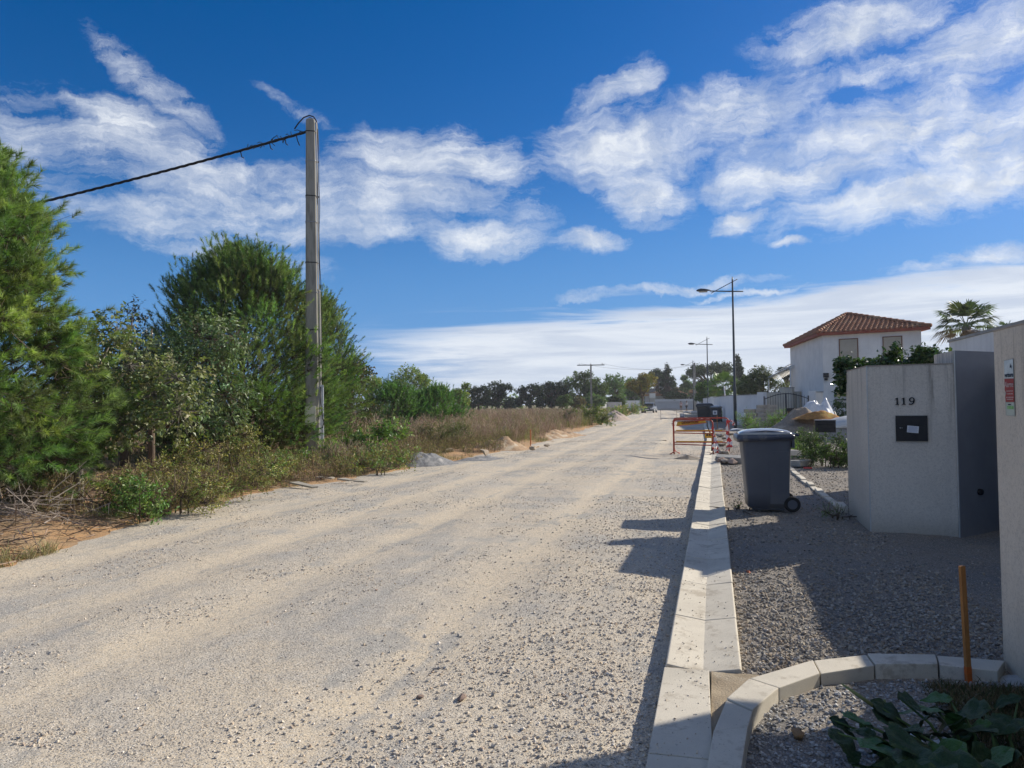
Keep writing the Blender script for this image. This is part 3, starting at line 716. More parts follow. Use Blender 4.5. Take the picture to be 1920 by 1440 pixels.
# ================================================================ WHEELIE BINS
m_bin = M('bin_grey', (.085, .092, .11), (.10, .108, .125), 3, .5, .15, 260, spec=.4, c3=(.12, .12, .125), s3=1.4)
m_lid = M('bin_lid', (.045, .055, .085), (.06, .07, .10), 4, .36, .05, 80, spec=.55, c3=(.16, .155, .15), s3=6)
m_ltop = M('glare_pale_lid', (.36, .35, .32), (.27, .27, .26), 5, .20, 0, 80, spec=.9, coat=.8)  # pale base colour stands in for sun and sky glare on the lid
m_tyre = M('rubber', (.015, .015, .016), (.025, .024, .023), 12, .8)
def make_bin(name, label, body_m, lid_m):
    t = thing(name, label, 'wheelie bin')
    b = MB(); rings = []
    for z, hx, hy, cxo in ((.05, .235, .225, 0), (.058, .252, .240, 0), (.25, .262, .25, 0), (.60, .283, .268, -.006), (.90, .300, .283, -.012), (.925, .300, .283, -.012), (.93, .318, .300, -.012), (.975, .322, .304, -.012), (.98, .312, .295, -.012)):
        rings.append(rrect(hx, hy, .045, z, cxo))
    b.loft(rings, smooth=True)
    b.box((.0, 0, .04), (.40, .38, .04)); me = b.mesh('body', body_m)
    link('body', me, t)
    # raised side panels
    for s in (-1, 1):
        b = MB()
        def sidep(u, v, s=s):
            z = .10+.68*v; hx = .262+(.045)*v; hy = .2445+.040*(z-.25)/.65 if z > .25 else .2445
            return (.02+(.235)*u, s*(hy+.006), z)
        vs = [sidep(0, 0), sidep(1, 0), sidep(1, 1), sidep(.12, 1), sidep(0, .93)]
        vs2 = [(x, y-s*.02, z) for x, y, z in vs]; n = 5
        fs = [tuple(range(n)), tuple(range(2*n-1, n-1, -1))]+[(i, n+i, n+(i+1) % n, (i+1) % n) for i in range(n)]
        if s > 0: fs = [f[::-1] for f in fs]
        b.add(vs, fs) if False else b.add(vs+vs2, [f[::-1] for f in fs])
        b.obj('side_panel', body_m, t, .004)
    # lid: shallow dome with a skirt all round and a droop at the front
    b = MB(); rings = []
    for z, hx, hy, r in ((.935, .350, .320, .05), (.975, .360, .330, .05), (.990, .352, .322, .05), (.994, .30, .27, .05)):
        rings.append([(x, y, zz - (.040*max(0, (-x-.15)/.25) if zz < .98 else 0)) for x, y, zz in rrect(hx, hy, r, z, -.025)])
    b.loft(rings, smooth=True); b.obj('lid', lid_m, t)
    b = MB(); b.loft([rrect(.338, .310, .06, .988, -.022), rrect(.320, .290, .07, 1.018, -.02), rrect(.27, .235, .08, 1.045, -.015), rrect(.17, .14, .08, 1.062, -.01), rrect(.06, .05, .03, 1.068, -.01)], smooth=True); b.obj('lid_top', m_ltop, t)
    b = MB()
    def frame_pt(u, v): return (-.32+.60*u, (-.285+.57*v), 1.010+.050*(1-(2*u-1)**2)*(1-.5*(2*v-1)**2)+.004)
    b.tube([frame_pt(0, .05), frame_pt(.5, .02), frame_pt(.94, .05)], .009, 6); b.tube([frame_pt(0, .95), frame_pt(.5, .98), frame_pt(.94, .95)], .009, 6)
    b.tube([frame_pt(.0, .06), frame_pt(.0, .94)], .009, 6)
    b.obj('lid_ridge', lid_m, t)
    b = MB(); b.tube([(.375, -.24, .985), (.375, .24, .985)], .015, 10); b.box((.34, -.20, .985), (.08, .03, .028)); b.box((.34, .20, .985), (.08, .03, .028)); b.box((.34, 0, .985), (.08, .03, .028))
    b.obj('handle', lid_m, t)
    b = MB()   # front lip under the lid
    b.box((-.345, 0, .925), (.03, .30, .035)); b.obj('lip', lid_m, t, .006); b = MB(); b.box((.315, 0, .88), (.035, .5, .12)); b.obj('handle_bracket', lid_m, t, .006)
    for s in (-1, 1):
        w = bpy.data.objects.new('wheel', None); C.objects.link(w); w.parent = t; w.location = (.285, s*.255, .10)
        b = MB(); b.loft([[(r*math.cos(a), yy*1.0, r*math.sin(a)) for a in [2*math.pi*k/28 for k in range(28)]] for yy, r in ((-.024, .085), (-.022, .096), (-.012, .1), (.012, .1), (.022, .096), (.024, .085))], smooth=True)
        b.obj('tyre', m_tyre, w)
        b = MB(); b.loft([[(r*math.cos(a), yy, r*math.sin(a)) for a in [2*math.pi*k/20 for k in range(20)]] for yy, r in ((-.027, .055), (-.027, .06), (.027, .06), (.027, .055))]); b.obj('hub', body_m, w)
    b = MB(); b.tube([(.285, -.25, .10), (.285, .25, .10)], .012, 8); b.obj('axle', m_black, t)
    return t
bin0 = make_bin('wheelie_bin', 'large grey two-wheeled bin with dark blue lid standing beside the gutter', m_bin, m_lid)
bin0.location = (.645, 10.42, .03); bin0.rotation_euler = (0, 0, R_(3)); 

# ================================================================ SITE BARRIERS
m_redp = M('red_barrier_paint', (.42, .055, .028), (.30, .05, .03), 14, .5, c3=(.30, .14, .09), s3=5)
m_yel = M('yellow_board', (.62, .36, .035), (.52, .29, .03), 8, .5)
m_whit = M('white_film', (.75, .72, .70), (.65, .63, .62), 8, .5)
m_redf = M('red_film', (.62, .05, .04), (.5, .04, .04), 8, .5)
def make_barrier(name, label, w=1.5, h=1.0, mat=None, rails=(.30, .62), group=None, r=.019):
    t = thing(name, label, 'barrier', group=group); mat = mat or m_redp
    b = MB(); c = .10
    pts = [(-w/2, 0, 0), (-w/2, 0, h-c)] + [(-w/2+c-c*math.cos(a), 0, h-c+c*math.sin(a)) for a in (R_(30), R_(60), R_(90))] + [(w/2-c+c*math.sin(a), 0, h-c+c*math.cos(a)) for a in (0, R_(30), R_(60), R_(90))] + [(w/2, 0, 0)]
    b.tube(pts, r, 8); b.obj('frame', mat, t)
    for z in rails:
        b = MB(); b.tube([(-w/2, 0, z), (w/2, 0, z)], r*.75, 8); b.obj('rail', mat, t)
    for s in (-1, 1):
        b = MB(); b.tube([(s*(w/2-.03), -.22, .03), (s*(w/2-.03), 0, .10), (s*(w/2-.03), .22, .03)], r*.8, 6); b.obj('foot', mat, t)
    b = MB(); b.tube([(-w/2-.05, 0, h-.16), (-w/2+.03, 0, h-.16)], .013, 6); b.obj('hook', mat, t)
    return t
bar1 = make_barrier('site_barrier', 'red tubular site barrier with a DEVIATION banner, left leg in the gravel', 1.28, 1.0)
pL, pR = gnd(1262, 853, -.04), gnd(1340, 852, .03)
bar1.location = ((pL[0]+pR[0])/2, (pL[1]+pR[1])/2, -.03); bar1.rotation_euler = (0, 0, math.atan2(pR[1]-pL[1], pR[0]-pL[0]))
b = MB(); n = 14
def ban(u, v):
    x = -.46+.92*u; sag = .015*math.sin(u*9)
    return (x + .05*(1-v)*(-1 if u < .5 else 1)*.8 - .03, -.03-.012*math.sin(u*7), .985-.055*(1-u)*.9-(1-v)*(.115-.05*u)+sag*.3)
b.grid(ban, n, 2); bn = b.obj('banner', m_yel, bar1)
me = text_mesh('DEVIATION', .105, M('banner_lettering', (.16, .03, .02)), .0005, .004); o = link('lettering', me, bn, (-.06, -.052, .925), (math.pi/2, 0, 0)); o.rotation_euler = (math.pi/2, -.055, 0)
b = MB()
for s in (0, 1):
    b.tube([ban(0, s), ban(.5, s), ban(1, s)], .007, 5)
b.obj('banner_edge', m_redf, bn)
bar2 = make_barrier('site_barrier', 'red and yellow tubular site barrier standing just behind the DEVIATION barrier', 1.55, 1.0)
bar2.location = (bar1.location.x+.20, bar1.location.y+.75, .0); bar2.rotation_euler = (0, 0, R_(-3))
for z in (.325, .645):
    b = MB(); b.box((-.05, -.024, z), (1.30, .008, .028)); b.obj('yellow_strip', m_yel, bar2)
b = MB(); b.box((.26, -.03, .50), (.30, .008, .15)); sg = b.obj('yellow_sign', m_yel, bar2)
b = MB()
for k, (x, w) in enumerate(((.18, .05), (.25, .05), (.33, .07))): b.box((x, -.036, .51), (w, .003, .045))
b.obj('black_marks', m_black, sg)
# tangled red and white tape
tp = thing('barrier_tape', 'tangled red and white warning tape hanging from the right barrier posts', 'tape')
tx, ty = pR[0], pR[1]
def ribbon(pts, w, mats, nm):
    pts = [np.array(p, float) for p in pts]
    # subdivide
    P = []
    for i in range(len(pts)-1):
        for q in range(6): P.append(pts[i]*(1-q/6)+pts[i+1]*q/6 + rng.normal(0, .008, 3))
    for i in range(len(P)-1):
        a = math.sin(i*.9)*1.2; off = np.array([math.cos(a)*w/2, 0, math.sin(a)*w/2+.01])
        a2 = math.sin((i+1)*.9)*1.2; off2 = np.array([math.cos(a2)*w/2, 0, math.sin(a2)*w/2+.01])
        bb = MBs[(i//2) % 2]; bb.add([P[i]-off, P[i]+off, P[i+1]+off2, P[i+1]-off2], [(0, 1, 2, 3)], True)
MBs = [MB(), MB()]
for q in range(3):
    ribbon([(tx-.04, ty, .78-.1*q), (tx+.02, ty+.03, .5), (tx-.05+.07*q, ty-.05, .22), (tx+.08, ty-.02, .08), (tx+.18+.05*q, ty+.1, .05)], .07, None, '')
    ribbon([(tx+.36, ty+.45, .95-.06*q), (tx+.33, ty+.45, .55), (tx+.37+.05*q, ty+.40, .25), (tx+.26, ty+.3, .07), (tx+.15, ty+.1, .04)], .08, None, '')
ribbon([(tx+.40, ty+.5, .93), (tx+.50, ty+.45, .90), (tx+.55, ty+.45, .80)], .07, None, '')
MBs[0].obj('red_band', m_redf, tp)['kind'] = 'stuff'; MBs[1].obj('white_band', m_whit, tp)['kind'] = 'stuff'
# far faint barrier
bar3 = make_barrier('site_barrier', 'thin grey metal barrier standing alone far down the road', 1.35, .95, M('worn_metal', (.33, .25, .22), (.25, .2, .18)), (.15, .5), r=.014)
p = gnd(1254, 787, 0); bar3.location = (p[0], p[1], 0.0)
bar3.rotation_euler = (0, 0, R_(10))

# thin marker stake behind the barrier
st2 = thing('marker_stake', 'thin yellow wooden marker stake behind the barriers', 'stake', (*gnd(1345, 805, .02)[:2], 0))
b = MB(); b.box((0, 0, .36), (.035, .035, .78)); b.obj('post', m_wood, st2)
for (px, py, h, lab) in ((1214, 826, 0.0, ''), ):
    pass
for (px, py, h, lab) in ((665, 857, .35, 'short orange survey stake in the weeds right of the concrete pole'), (995, 833, .55, 'orange survey stake standing in the dry bank of the road')):
    q = gnd(px, py, .1); s_ = thing('survey_stake', lab, 'stake', (q[0], q[1], .05)); b = MB(); b.box((0, 0, h/2), (.035, .03, h)); b.obj('post', M('orange_stake', (.55, .2, .08), (.45, .18, .08), 9, .8), s_)

# ================================================================ BROKEN KERBS AND RUBBLE BESIDE THE BARRIER
m_rub = M('rubble', (.42, .36, .29), (.33, .28, .23), 8, .9, .9, 60, c3=(.28, .24, .2), s3=3)
m_pinkst = M('pink_rubble', (.46, .33, .26), (.36, .27, .22), 8, .9, .9, 60)
def rock(seed, flat=.6, pts=18):
    r = random.Random(seed); bm = bmesh.new()
    for i in range(pts):
        v = Vector((r.gauss(0, 1), r.gauss(0, 1), r.gauss(0, 1))).normalized(); bm.verts.new((v.x*.5*r.uniform(.8, 1.1), v.y*.5*r.uniform(.7, 1.1), v.z*.5*flat))
    bmesh.ops.convex_hull(bm, input=bm.verts)
    bmesh.ops.bevel(bm, geom=bm.edges[:], offset=.02, segments=1, affect='EDGES', clamp_overlap=True)
    me = bpy.data.meshes.new('rock_shape'); bm.to_mesh(me); bm.free(); return me
def put_rock(name, label, cat, p, s, mat, seed, flat=.6, rz=0, group=None, sc=None, tilt=0):
    me = rock(seed, flat); me.materials.append(mat)
    o = link(name, me, None, p, (tilt, 0, rz)); o.scale = sc or (s, s, s)
    return tag(o, label, cat, group)
rb = random.Random(2)
for k in range(13):
    q = gnd(1352+rb.uniform(-6, 22), rb.uniform(850, 872), .02); s = rb.uniform(.16, .34)
    put_rock('rubble_lump', ['tawny', 'pinkish'][k % 2]+' lump of broken rubble '+('at the foot of' if s < .25 else 'leaning large against')+' the right barrier posts', 'rubble', (q[0], q[1], .04+s*.18), s, m_pinkst if k % 2 else m_rub, 100+k, .55, rb.uniform(0, 6), 'rubble heaped below the barrier tape', tilt=rb.uniform(-.4, .4))
for k in range(9):
    q = gnd(1345+rb.uniform(0, 28), rb.uniform(800, 838), .02); s = rb.uniform(.2, .5)
    put_rock('grey_rubble', 'grey broken slab lying in the trench behind the barriers', 'rubble', (q[0], q[1], .05+s*.1), s, m_rub, 200+k, .35, rb.uniform(0, 6), 'grey slabs in the verge behind the barriers')
q = gnd(1373, 868, .03)
b = MB(); b.box((0, 0, .10), (.62, .20, .16), rz=.1); o = b.obj('cut_slab', m_conc2, None, .01, (q[0]-.05, q[1], .02), (.25, .06, -.35)); tag(o, 'tilted concrete kerb offcut lying left of the wheelie bin', 'kerb offcut')
q = gnd(1225, 826, 0)
b = MB(); b.tube([(-.5, 0, .03), (.5, .1, .03)], .02, 6); tag(b.obj('pipe_offcut', m_rub, None, 0, (q[0], q[1], -.03)), 'thin dark bar lying across the road before the barriers', 'bar')
# spoil ridge at the left leg of the barrier and little cone of gravel
def mound(name, label, cat, c, rx, ry, h, mat, seed, rz=0, rough=.3, n=40, kind=None, sharp=1.6):
    b = MB()
    def f(u, v):
        r = v; a = u*2*math.pi; x = math.cos(a)*r; y = math.sin(a)*r
        z = h*(1-r**sharp)**1.2*(1+rough*float(fbm(x*rx+seed, y*ry, .6, 4, seed))*1.3) + rough*h*.5*float(fbm(x*rx, y*ry, .2, 3, seed+3))*(1-r)
        X, Y = x*rx*(1+.25*float(vnoise(math.cos(a)*2, math.sin(a)*2, 1, seed))), y*ry*(1+.25*float(vnoise(math.sin(a)*2+5, math.cos(a)*2, 1, seed)))
        return (X*math.cos(rz)-Y*math.sin(rz), X*math.sin(rz)+Y*math.cos(rz), z-.06*r)
    b.grid(f, 56, n)
    o = b.obj(name, mat, None, 0, c); tag(o, label, cat, kind=kind); return o
m_spoil = M('spoil_gravel', (.30, .25, .19), (.20, .17, .135), 16, .95, 1.0, 45, c3=(.38, .33, .26), s3=4)
m_bluegr = M('blue_grey_spoil', (.25, .25, .25), (.15, .15, .15), 22, .95, 1.0, 40, c3=(.34, .33, .31), s3=4)
m_orange = M('orange_earth', (.38, .26, .155), (.26, .175, .11), 9, .95, 1.0, 30, c3=(.46, .38, .28), s3=3)
q = gnd(1290, 862, -.05); mound('spoil_ridge', 'low ridge of dark spoil under the red barrier', 'spoil heap', (q[0], q[1], -.07), .75, .35, .14, m_spoil, 3, .1)
q = gnd(1460, 822, .05); q2 = at(1500, 800, 30)
pile = mound('gravel_pile', 'large conical heap of grey-brown spoil in front of the arched gate', 'spoil heap', (at(1500, 800, 31)[0], at(1500, 800, 31)[1], .05), 2.0, 1.7, 1.1, m_spoil, 9, 0, .25, sharp=1.15)
q = at(1532, 780, 30); mound('rusty_soil', 'rust coloured earth and clippings on top of the spoil heap', 'soil', (q[0], q[1], .78), .95, .6, .32, M('rusty_earth', (.42, .20, .05), (.25, .12, .04), 10, .95, 1, 30, c3=(.5, .36, .1), s3=3), 12, 0, .5)
q = gnd(800, 872, 0); mound('grey_spoil', 'low blue-grey mound of wet spoil spilling onto the road edge', 'spoil heap', (q[0]-.1, q[1], -.02), 1.25, .55, .26, m_bluegr, 15, .75, .6)
q = gnd(900, 862, 0); mound('grey_spoil', 'flatter grey tongue of gravel beside the road edge below the sandy heap', 'spoil heap', (q[0], q[1], -.02), 1.1, .35, .14, m_bluegr, 19, .9, .5)
q = gnd(938, 846, 0); mound('sandy_heap', 'heap of pale orange sandy earth clods beside the road edge', 'spoil heap', (q[0]-.25, q[1]+.6, .0), 1.5, .75, .32, m_orange, 22, .9, .55)
q = gnd(1040, 822, 0); mound('sandy_heap', 'lower orange earth bank further along the left road edge', 'spoil heap', (q[0]-.2, q[1]+.8, .0), 3.5, .8, .27, m_orange, 25, 1.35, .55)
q = gnd(1165, 788, 0); mound('sandy_heap', 'small pinkish gravel heap far along the left road edge', 'spoil heap', (q[0]-.5, q[1], .0), 2.2, 1.2, .75, M('pink_gravel', (.42, .34, .28), (.33, .27, .23), 8, .95, 1, 20), 28, 1.2, .4)
rb = random.Random(4)
for k, (px, py, s) in enumerate(((785, 858, .38), (815, 852, .3), (842, 850, .34), (905, 856, .42), (950, 822, .5), (958, 838, .3), (1000, 845, .3), (1025, 838, .24), (760, 868, .26), (870, 845, .3))):
    q = gnd(px, py, .05)
    put_rock('clod', ['pale clod on the road edge right of the blue-grey mound', 'small clod behind the blue-grey mound', 'pale flat clod left of the sandy heap', 'big clod at the near foot of the sandy heap', 'large pale clod on top of the sandy heap', 'clod on the near slope of the sandy heap', 'clod at the right foot of the sandy heap', 'rightmost small clod beyond the sandy heap', 'clod at the left foot of the blue-grey mound', 'clod between blue-grey mound and sandy heap'][k], 'clod', (q[0], q[1], .05+s*.25+(.28 if k in (4,) else 0)), s, M('clod_earth', (.44, .36, .27), (.36, .30, .23), 6, .95, 1, 30) if k == 0 else bpy.data.materials['clod_earth'], 300+k, .5, rb.uniform(0, 6), 'clods of dug earth by the road edge')
# road-edge slabs by the pole
m_slab = M('slab_plaster', (.42, .385, .32), (.34, .31, .26), 8, .9, .4, 60)
for (px, py, L, w, rz, lab) in ((570, 912, .62, .13, -.55, 'long thin pale broken slab tilted on the gravel below the pole'), (603, 898, .22, .12, -.4, 'small pale shard just right of the long slab'), (620, 899, .16, .1, .2, 'tiny pale shard in the middle of three below the pole'),
                                (648, 902, .30, .12, -.3, 'pale flat shard at the road edge right of the pole'), (676, 905, .26, .1, .1, 'rightmost pale flat shard at the road edge near the pole')):
    q = gnd(px, py, .03); b = MB(); b.prism([(-L/2, -w/2), (L/2-.06, -w/2+.02), (L/2, w/3), (-L/2+.1, w/2)], -.015, .015); o = b.obj('slab_shard', m_slab, None, .003, (q[0], q[1], .06), (.15, .12, rz+YAW)); tag(o, lab, 'slab')

# larger single stones one can point at
for (px, py, s, lab, mt) in ((865, 1305, .062, 'rounded brownish cobble lying alone in the near road', 'c'), (788, 1300, .04, 'small flat stone left of the rounded cobble in the near road', 'c'), (706, 1110, .03, 'small dark stone in the middle of the grey track', 'c'),
                         (1404, 1077, .05, 'small piece of orange brick on the shaded verge gravel', 'b'), (1495, 1383, .075, 'curled brown dry leaf-like shard on the bed gravel', 'l'), (1504, 925, .05, 'pinkish stone on the verge right of the wheelie bin', 'c')):
    q = gnd(px, py, 0); z = {'l': .0}.get(mt, 0)
    mt_ = {'c': m_pinkst, 'b': M('brick_bit', (.45, .14, .07)), 'l': M('dry_leaf', (.32, .19, .09), (.22, .13, .06), 20)}[mt]
    x_, y_ = q[0], q[1]; zz = float(zr(x_, y_)) if x_ < xr(y_) else float(zv(x_, y_))
    put_rock('single_stone', lab, 'stone', (x_, y_, zz+s*.2), s, mt_, int(px), .55, px*.1, sc=(s*1.2, s*.9, s))

# ================================================================ VERGE EDGING FURTHER ON
rb = random.Random(8)
ed = bpy.data.objects.new('verge_edging', None); C.objects.link(ed); tag(ed, 'line of narrow kerb stones laid along the foot of the numbered wall', 'edging')
y = 10.35
pe = MB(); pe.box((0, .24, .0), (.10, .47, .16)); pem = pe.mesh('edging_stone', m_conc, .006, 1)
while y < 17.5:
    x = 1.585 - (y-10.3)*.012
    link('edging_stone', pem, ed, (x+rb.uniform(-.012, .012), y, rb.uniform(-.045, -.01) + (.03 if y < 10.5 else 0)), (0, 0, rb.uniform(-.05, .05)))
    y += .49
for k, (px, py, L, w, h, rz, lab) in enumerate(((1505, 868, .75, .26, .12, 1.0, 'loose kerb block with a red mark lying before the mailbox shrub'), (1498, 851, .7, .24, .12, .2, 'pale kerb block laid across the verge behind the wheelie bin'), (1492, 838, .55, .3, .10, .0, 'pale slab resting on the blocks behind the wheelie bin'),
        (1512, 833, .9, .35, .05, -.3, 'pale flat paving slab left of the shrub with the mailbox'), (1482, 858, .4, .3, .12, .6, 'short kerb block just right of the wheelie bin'))):
    q = gnd(px, py, .1); b = MB(); b.box((0, 0, h/2), (L, w, h)); o = b.obj('kerb_block', m_conc2 if k == 0 else m_conc, None, .01, (q[0], q[1], .04+.03*k), (.02, .03, rz)); tag(o, lab, 'kerb block')
q = gnd(1512, 873, .1); b = MB(); b.box((0, 0, .02), (.16, .10, .03)); tag(b.obj('red_rag', m_redf, None, .004, (q[0], q[1]-.2, .05)), 'scrap of red plastic beside the loose kerb block', 'scrap')
# sheet pile: flat white and grey boards near the lamp foot
for (px, py, D, L, w, rz, lab) in ((1417, 797, 33, 2.2, .8, -.25, 'white warped board lying on the verge at the lamp foot'), (1432, 801, 31, 1.6, .6, .1, 'second pale board lying in front of the warped one')):
    q = at(px, py+2, D); b = MB(); b.grid(lambda u, v, L=L, w=w: (-L/2+L*u, -w/2+w*v, .10+.05*math.sin(u*7+v)+.02*v), 12, 3); b.grid(lambda u, v, L=L, w=w: (-L/2+L*u, w/2-w*v, .075+.05*math.sin(u*7+1-v)+.02*(1-v)), 12, 3)
    tag(b.obj('pale_board', m_wpap, None, 0, (q[0], q[1], .08), (0, 0, rz)), lab, 'board')

# ================================================================ MAILBOX, WHITE TRAILER
mbx = thing('mailbox', 'black box mailbox on a thin grey post in the verge shrub', 'mailbox', (*at(1549, 868, 18)[:2], 0), R_(-6))
b = MB(); b.box((0, 0, .835), (.46, .30, .29)); b.obj('box', m_black, mbx, .006)
b = MB(); b.box((0, 0, .985), (.48, .32, .014)); b.obj('roof', M('mailbox_roof', (.3, .3, .31), rough=.35, metal=.5), mbx, .003)
b = MB(); b.box((0, -.153, .88), (.34, .006, .035)); b.obj('flap', M('black_gloss', (.02, .02, .022), rough=.25), mbx)
b = MB(); b.tube([(0, 0, -.1), (0, 0, .70)], .022, 10); b.obj('post', M('post_grey', (.25, .25, .25), metal=.4, rough=.5), mbx)
tr = thing('covered_trailer', 'low vehicle trailer with a white cover and dark body half hidden by the numbered wall', 'trailer', (*at(1600, 830, 20)[:2], 0), R_(10))
b = MB(); rings = []
for x, hz, w in ((-.85, .03, .3), (-.78, .12, .42), (-.4, .28, .5), (.2, .38, .52), (.9, .40, .52), (1.0, .3, .5)):
    rings.append([(x, w*math.cos(a), .72+hz*math.sin(a)) for a in [math.pi*k/10 for k in range(11)]])
b.loft(rings, smooth=True); b.obj('cover', M('white_cover', (.60, .60, .57), (.5, .5, .48), 4, .5), tr)
b = MB(); b.box((.1, 0, .52), (1.7, .94, .38)); b.obj('body', m_dark, tr, .03)
for s in (-1, 1):
    b = MB(); b.tube([(.15, s*.50, .27), (.15, s*.62, .27)], .27, 20); b.obj('wheel', m_tyre, tr, .02)

# ================================================================ BLOCK STACK
m_blk = M('concrete_block', (.36, .325, .27), (.28, .25, .21), 5, .95, .8, 40, c3=(.22, .20, .17), s3=2)
bbm = MB(); bbm.box((0, 0, .1), (.485, .2, .188)); bbm = bbm.mesh('concrete_block', m_blk, .006, 1)
s0 = at(1398, 797, 38); s1 = at(1454, 797, 38)
ux = (s1-s0); ux[2] = 0; Lr = np.linalg.norm(ux); ux /= Lr; ang = math.atan2(ux[1], ux[0]); z0 = .08
names_c = ['bottom', 'second', 'third', 'fourth', 'fifth', 'top']; pos_n = ['left', 'middle', 'right']
for c in range(6):
    for k in range(3):
        if c == 5 and k == 0: continue
        off = (.10 if c % 2 else 0) + (-.05 if c in (3, 4) and k == 0 else 0)
        p = s0 + ux*(.24+k*.495+off)
        o = link('concrete_block', bbm, None, (p[0], p[1], z0+c*.2), (0, 0, ang+rb.uniform(-.02, .02)))
        tag(o, f'{pos_n[k]} grey concrete block in the {names_c[c]} course of the stack by the gate', 'block', 'concrete blocks stacked left of the arched gate')

# plastic bag of building waste
bag = mound('plastic_bag', 'crumpled white plastic sheeting and builder bag behind the spoil heap', 'plastic sheet', (*at(1527, 778, 34)[:2], .05), 1.05, .8, 1.40, M('white_plastic', (.62, .64, .66), (.5, .52, .55), 7, .3, .6, 12, spec=.6), 33, 0, .45, 26, sharp=3)
hb = thing('wire_hoop', 'thin dark metal hoop rising from the white builder bag', 'hoop', (*at(1558, 783, 34)[:2], .05)); b = MB(); b.tube([(-.35, 0, .1), (-.35, 0, .75), (-.2, 0, .95), (.15, 0, .9), (.3, 0, .5), (.32, 0, .1)], .025, 6); b.obj('tube', m_black, hb)
dbx = thing('dark_crate', 'dark low box in the shade under the arched gate', 'crate', (*at(1463, 796, 40)[:2], .0), R_(8)); b = MB(); b.box((0, 0, .3), (1.3, .5, .55)); b.obj('box', m_black, dbx, .02)
pot = thing('plant_pot', 'small brown pot with black top standing behind the gate bars', 'pot', (*at(1482, 772, 45)[:2], .55)); b = MB(); b.tube([(0, 0, 0), (0, 0, .28)], [.14, .2], 12); b.obj('pot', M('terracotta', (.35, .15, .08)), pot); b = MB(); b.box((0, 0, .38), (.42, .3, .2)); b.obj('top', m_black, pot)

# ================================================================ FAR BINS AND KERB STACK
big = thing('waste_container', 'large dark four-wheeled waste container beside the far lamp', 'waste container', (*gnd(1322, 789, 0)[:2], 0.02), R_(-2))
b = MB(); b.loft([rrect(.52, .42, .06, .18), rrect(.60, .50, .07, 1.05), rrect(.66, .55, .07, 1.08), rrect(.66, .55, .07, 1.14)]); b.obj('body', M('dark_green_grey', (.03, .036, .038), (.04, .046, .048), 4, .5), big)
b = MB(); b.loft([rrect(.67, .56, .07, 1.15), rrect(.67, .56, .07, 1.2), rrect(.55, .4, .07, 1.33), rrect(.3, .15, .05, 1.37)]); b.obj('lid', M('dark_lid', (.035, .04, .045), rough=.4), big)
for sx in (-1, 1):
    for sy in (-1, 1):
        b = MB(); b.tube([(sx*.42, sy*.34-.03, .09), (sx*.42, sy*.34+.03, .09)], .09, 14); b.obj('wheel', m_tyre, big)
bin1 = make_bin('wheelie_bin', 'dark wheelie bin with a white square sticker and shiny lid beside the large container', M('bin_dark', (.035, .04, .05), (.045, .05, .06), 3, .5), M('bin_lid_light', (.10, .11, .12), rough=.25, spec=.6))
q = gnd(1342, 791, 0); bin1.location = (q[0]+.05, q[1]-1.0, .02); bin1.rotation_euler = (0, 0, R_(75)); bin1.scale = (1.15, 1.15, 1.1)
b = MB(); b.box((-.303, 0.0, .62), (.006, .27, .27)); o = b.obj('sticker', m_whit, bin1); b = MB(); b.tube([(-.309, 0, .62), (-.306, 0, .62)], .075, 16); b.obj('sticker_emblem', M('sticker_grey', (.3, .3, .32)), o)
b = MB(); b.box((0, 0, .2), (.42, .3, .40)); q = gnd(1279, 783, 0); cr = thing('site_box', 'small grey box with a pale label at the road edge before the two people', 'box', (q[0], q[1], 0)); b.obj('box', m_dark, cr, .01)
b = MB(); b.box((0, -.156, .26), (.28, .006, .14)); b.obj('pale_label', m_whit, cr)
# stacks of grey kerbs on the verge
for k, (px, py, n_, lab) in enumerate(((1296, 786, 6, 'blue-grey kerb in the low stack left of the waste container'), (1306, 781, 7, 'blue-grey kerb in the rear stack left of the waste container'))):
    q = gnd(px, py, 0); bm_ = MB(); bm_.box((0, 0, .1), (1.0, .22, .2)); me = bm_.mesh('kerb_length', m_conc2, .01, 1)
    for j in range(n_):
        tag(link('kerb_length', me, None, (q[0]+.05*rb.uniform(-1, 1), q[1]+(j % 3)*.27, (j//3)*.205), (0, 0, rb.uniform(-.06, .06))), lab, 'kerb', 'kerbs stacked left of the waste container')
b = MB(); b.tube([(-.9, 0, .0), (.9, .1, 0)], .05, 10); q = gnd(1299, 783, 0); tag(b.obj('white_pipe', m_whit, None, 0, (q[0], q[1]-.4, .55)), 'white plastic pipe laid on top of the kerb stack', 'pipe')
q = gnd(1285, 789, -.02); mound('sand_heap', 'small tan heap of sand before the kerb stack', 'sand heap', (q[0], q[1]-3, -.05), 1.3, .8, .35, m_orange if False else M('tan_sand', (.42, .36, .27), (.36, .31, .24), 7, .95), 41)

# ================================================================ CONCRETE POLE AND CABLE
m_pole = M('pole_concrete', (.30, .29, .255), (.24, .23, .20), 4, .9, .5, 60, c3=(.20, .19, .165), s3=2, stretch=(3, 3, .5))
pb = gnd(586, 866, 0); PD = float((pb-np.array([0, 0, EYE])) @ CF)
ptop = at(582, 217, PD)
pz = ptop[2]
pole = thing('utility_pole', 'tall tapered concrete utility pole with cables running down its right side', 'utility pole', (pb[0], pb[1], 0), YAW+math.atan2(-(-375), 1400)*0 + R_(14))
b = MB()
def psec(z, w, d, ch=.03): return [(-w+ch, -d, z), (w-ch, -d, z), (w, -d+ch, z), (w, d-ch, z), (w-ch, d, z), (-w+ch, d, z), (-w, d-ch, z), (-w, -d+ch, z)]
b.loft([psec(-.3, .185, .16), psec(pz-.12, .125, .11), psec(pz-.03, .118, .10, .04), psec(pz, .09, .08, .04)])
b.obj('shaft', m_pole, pole)
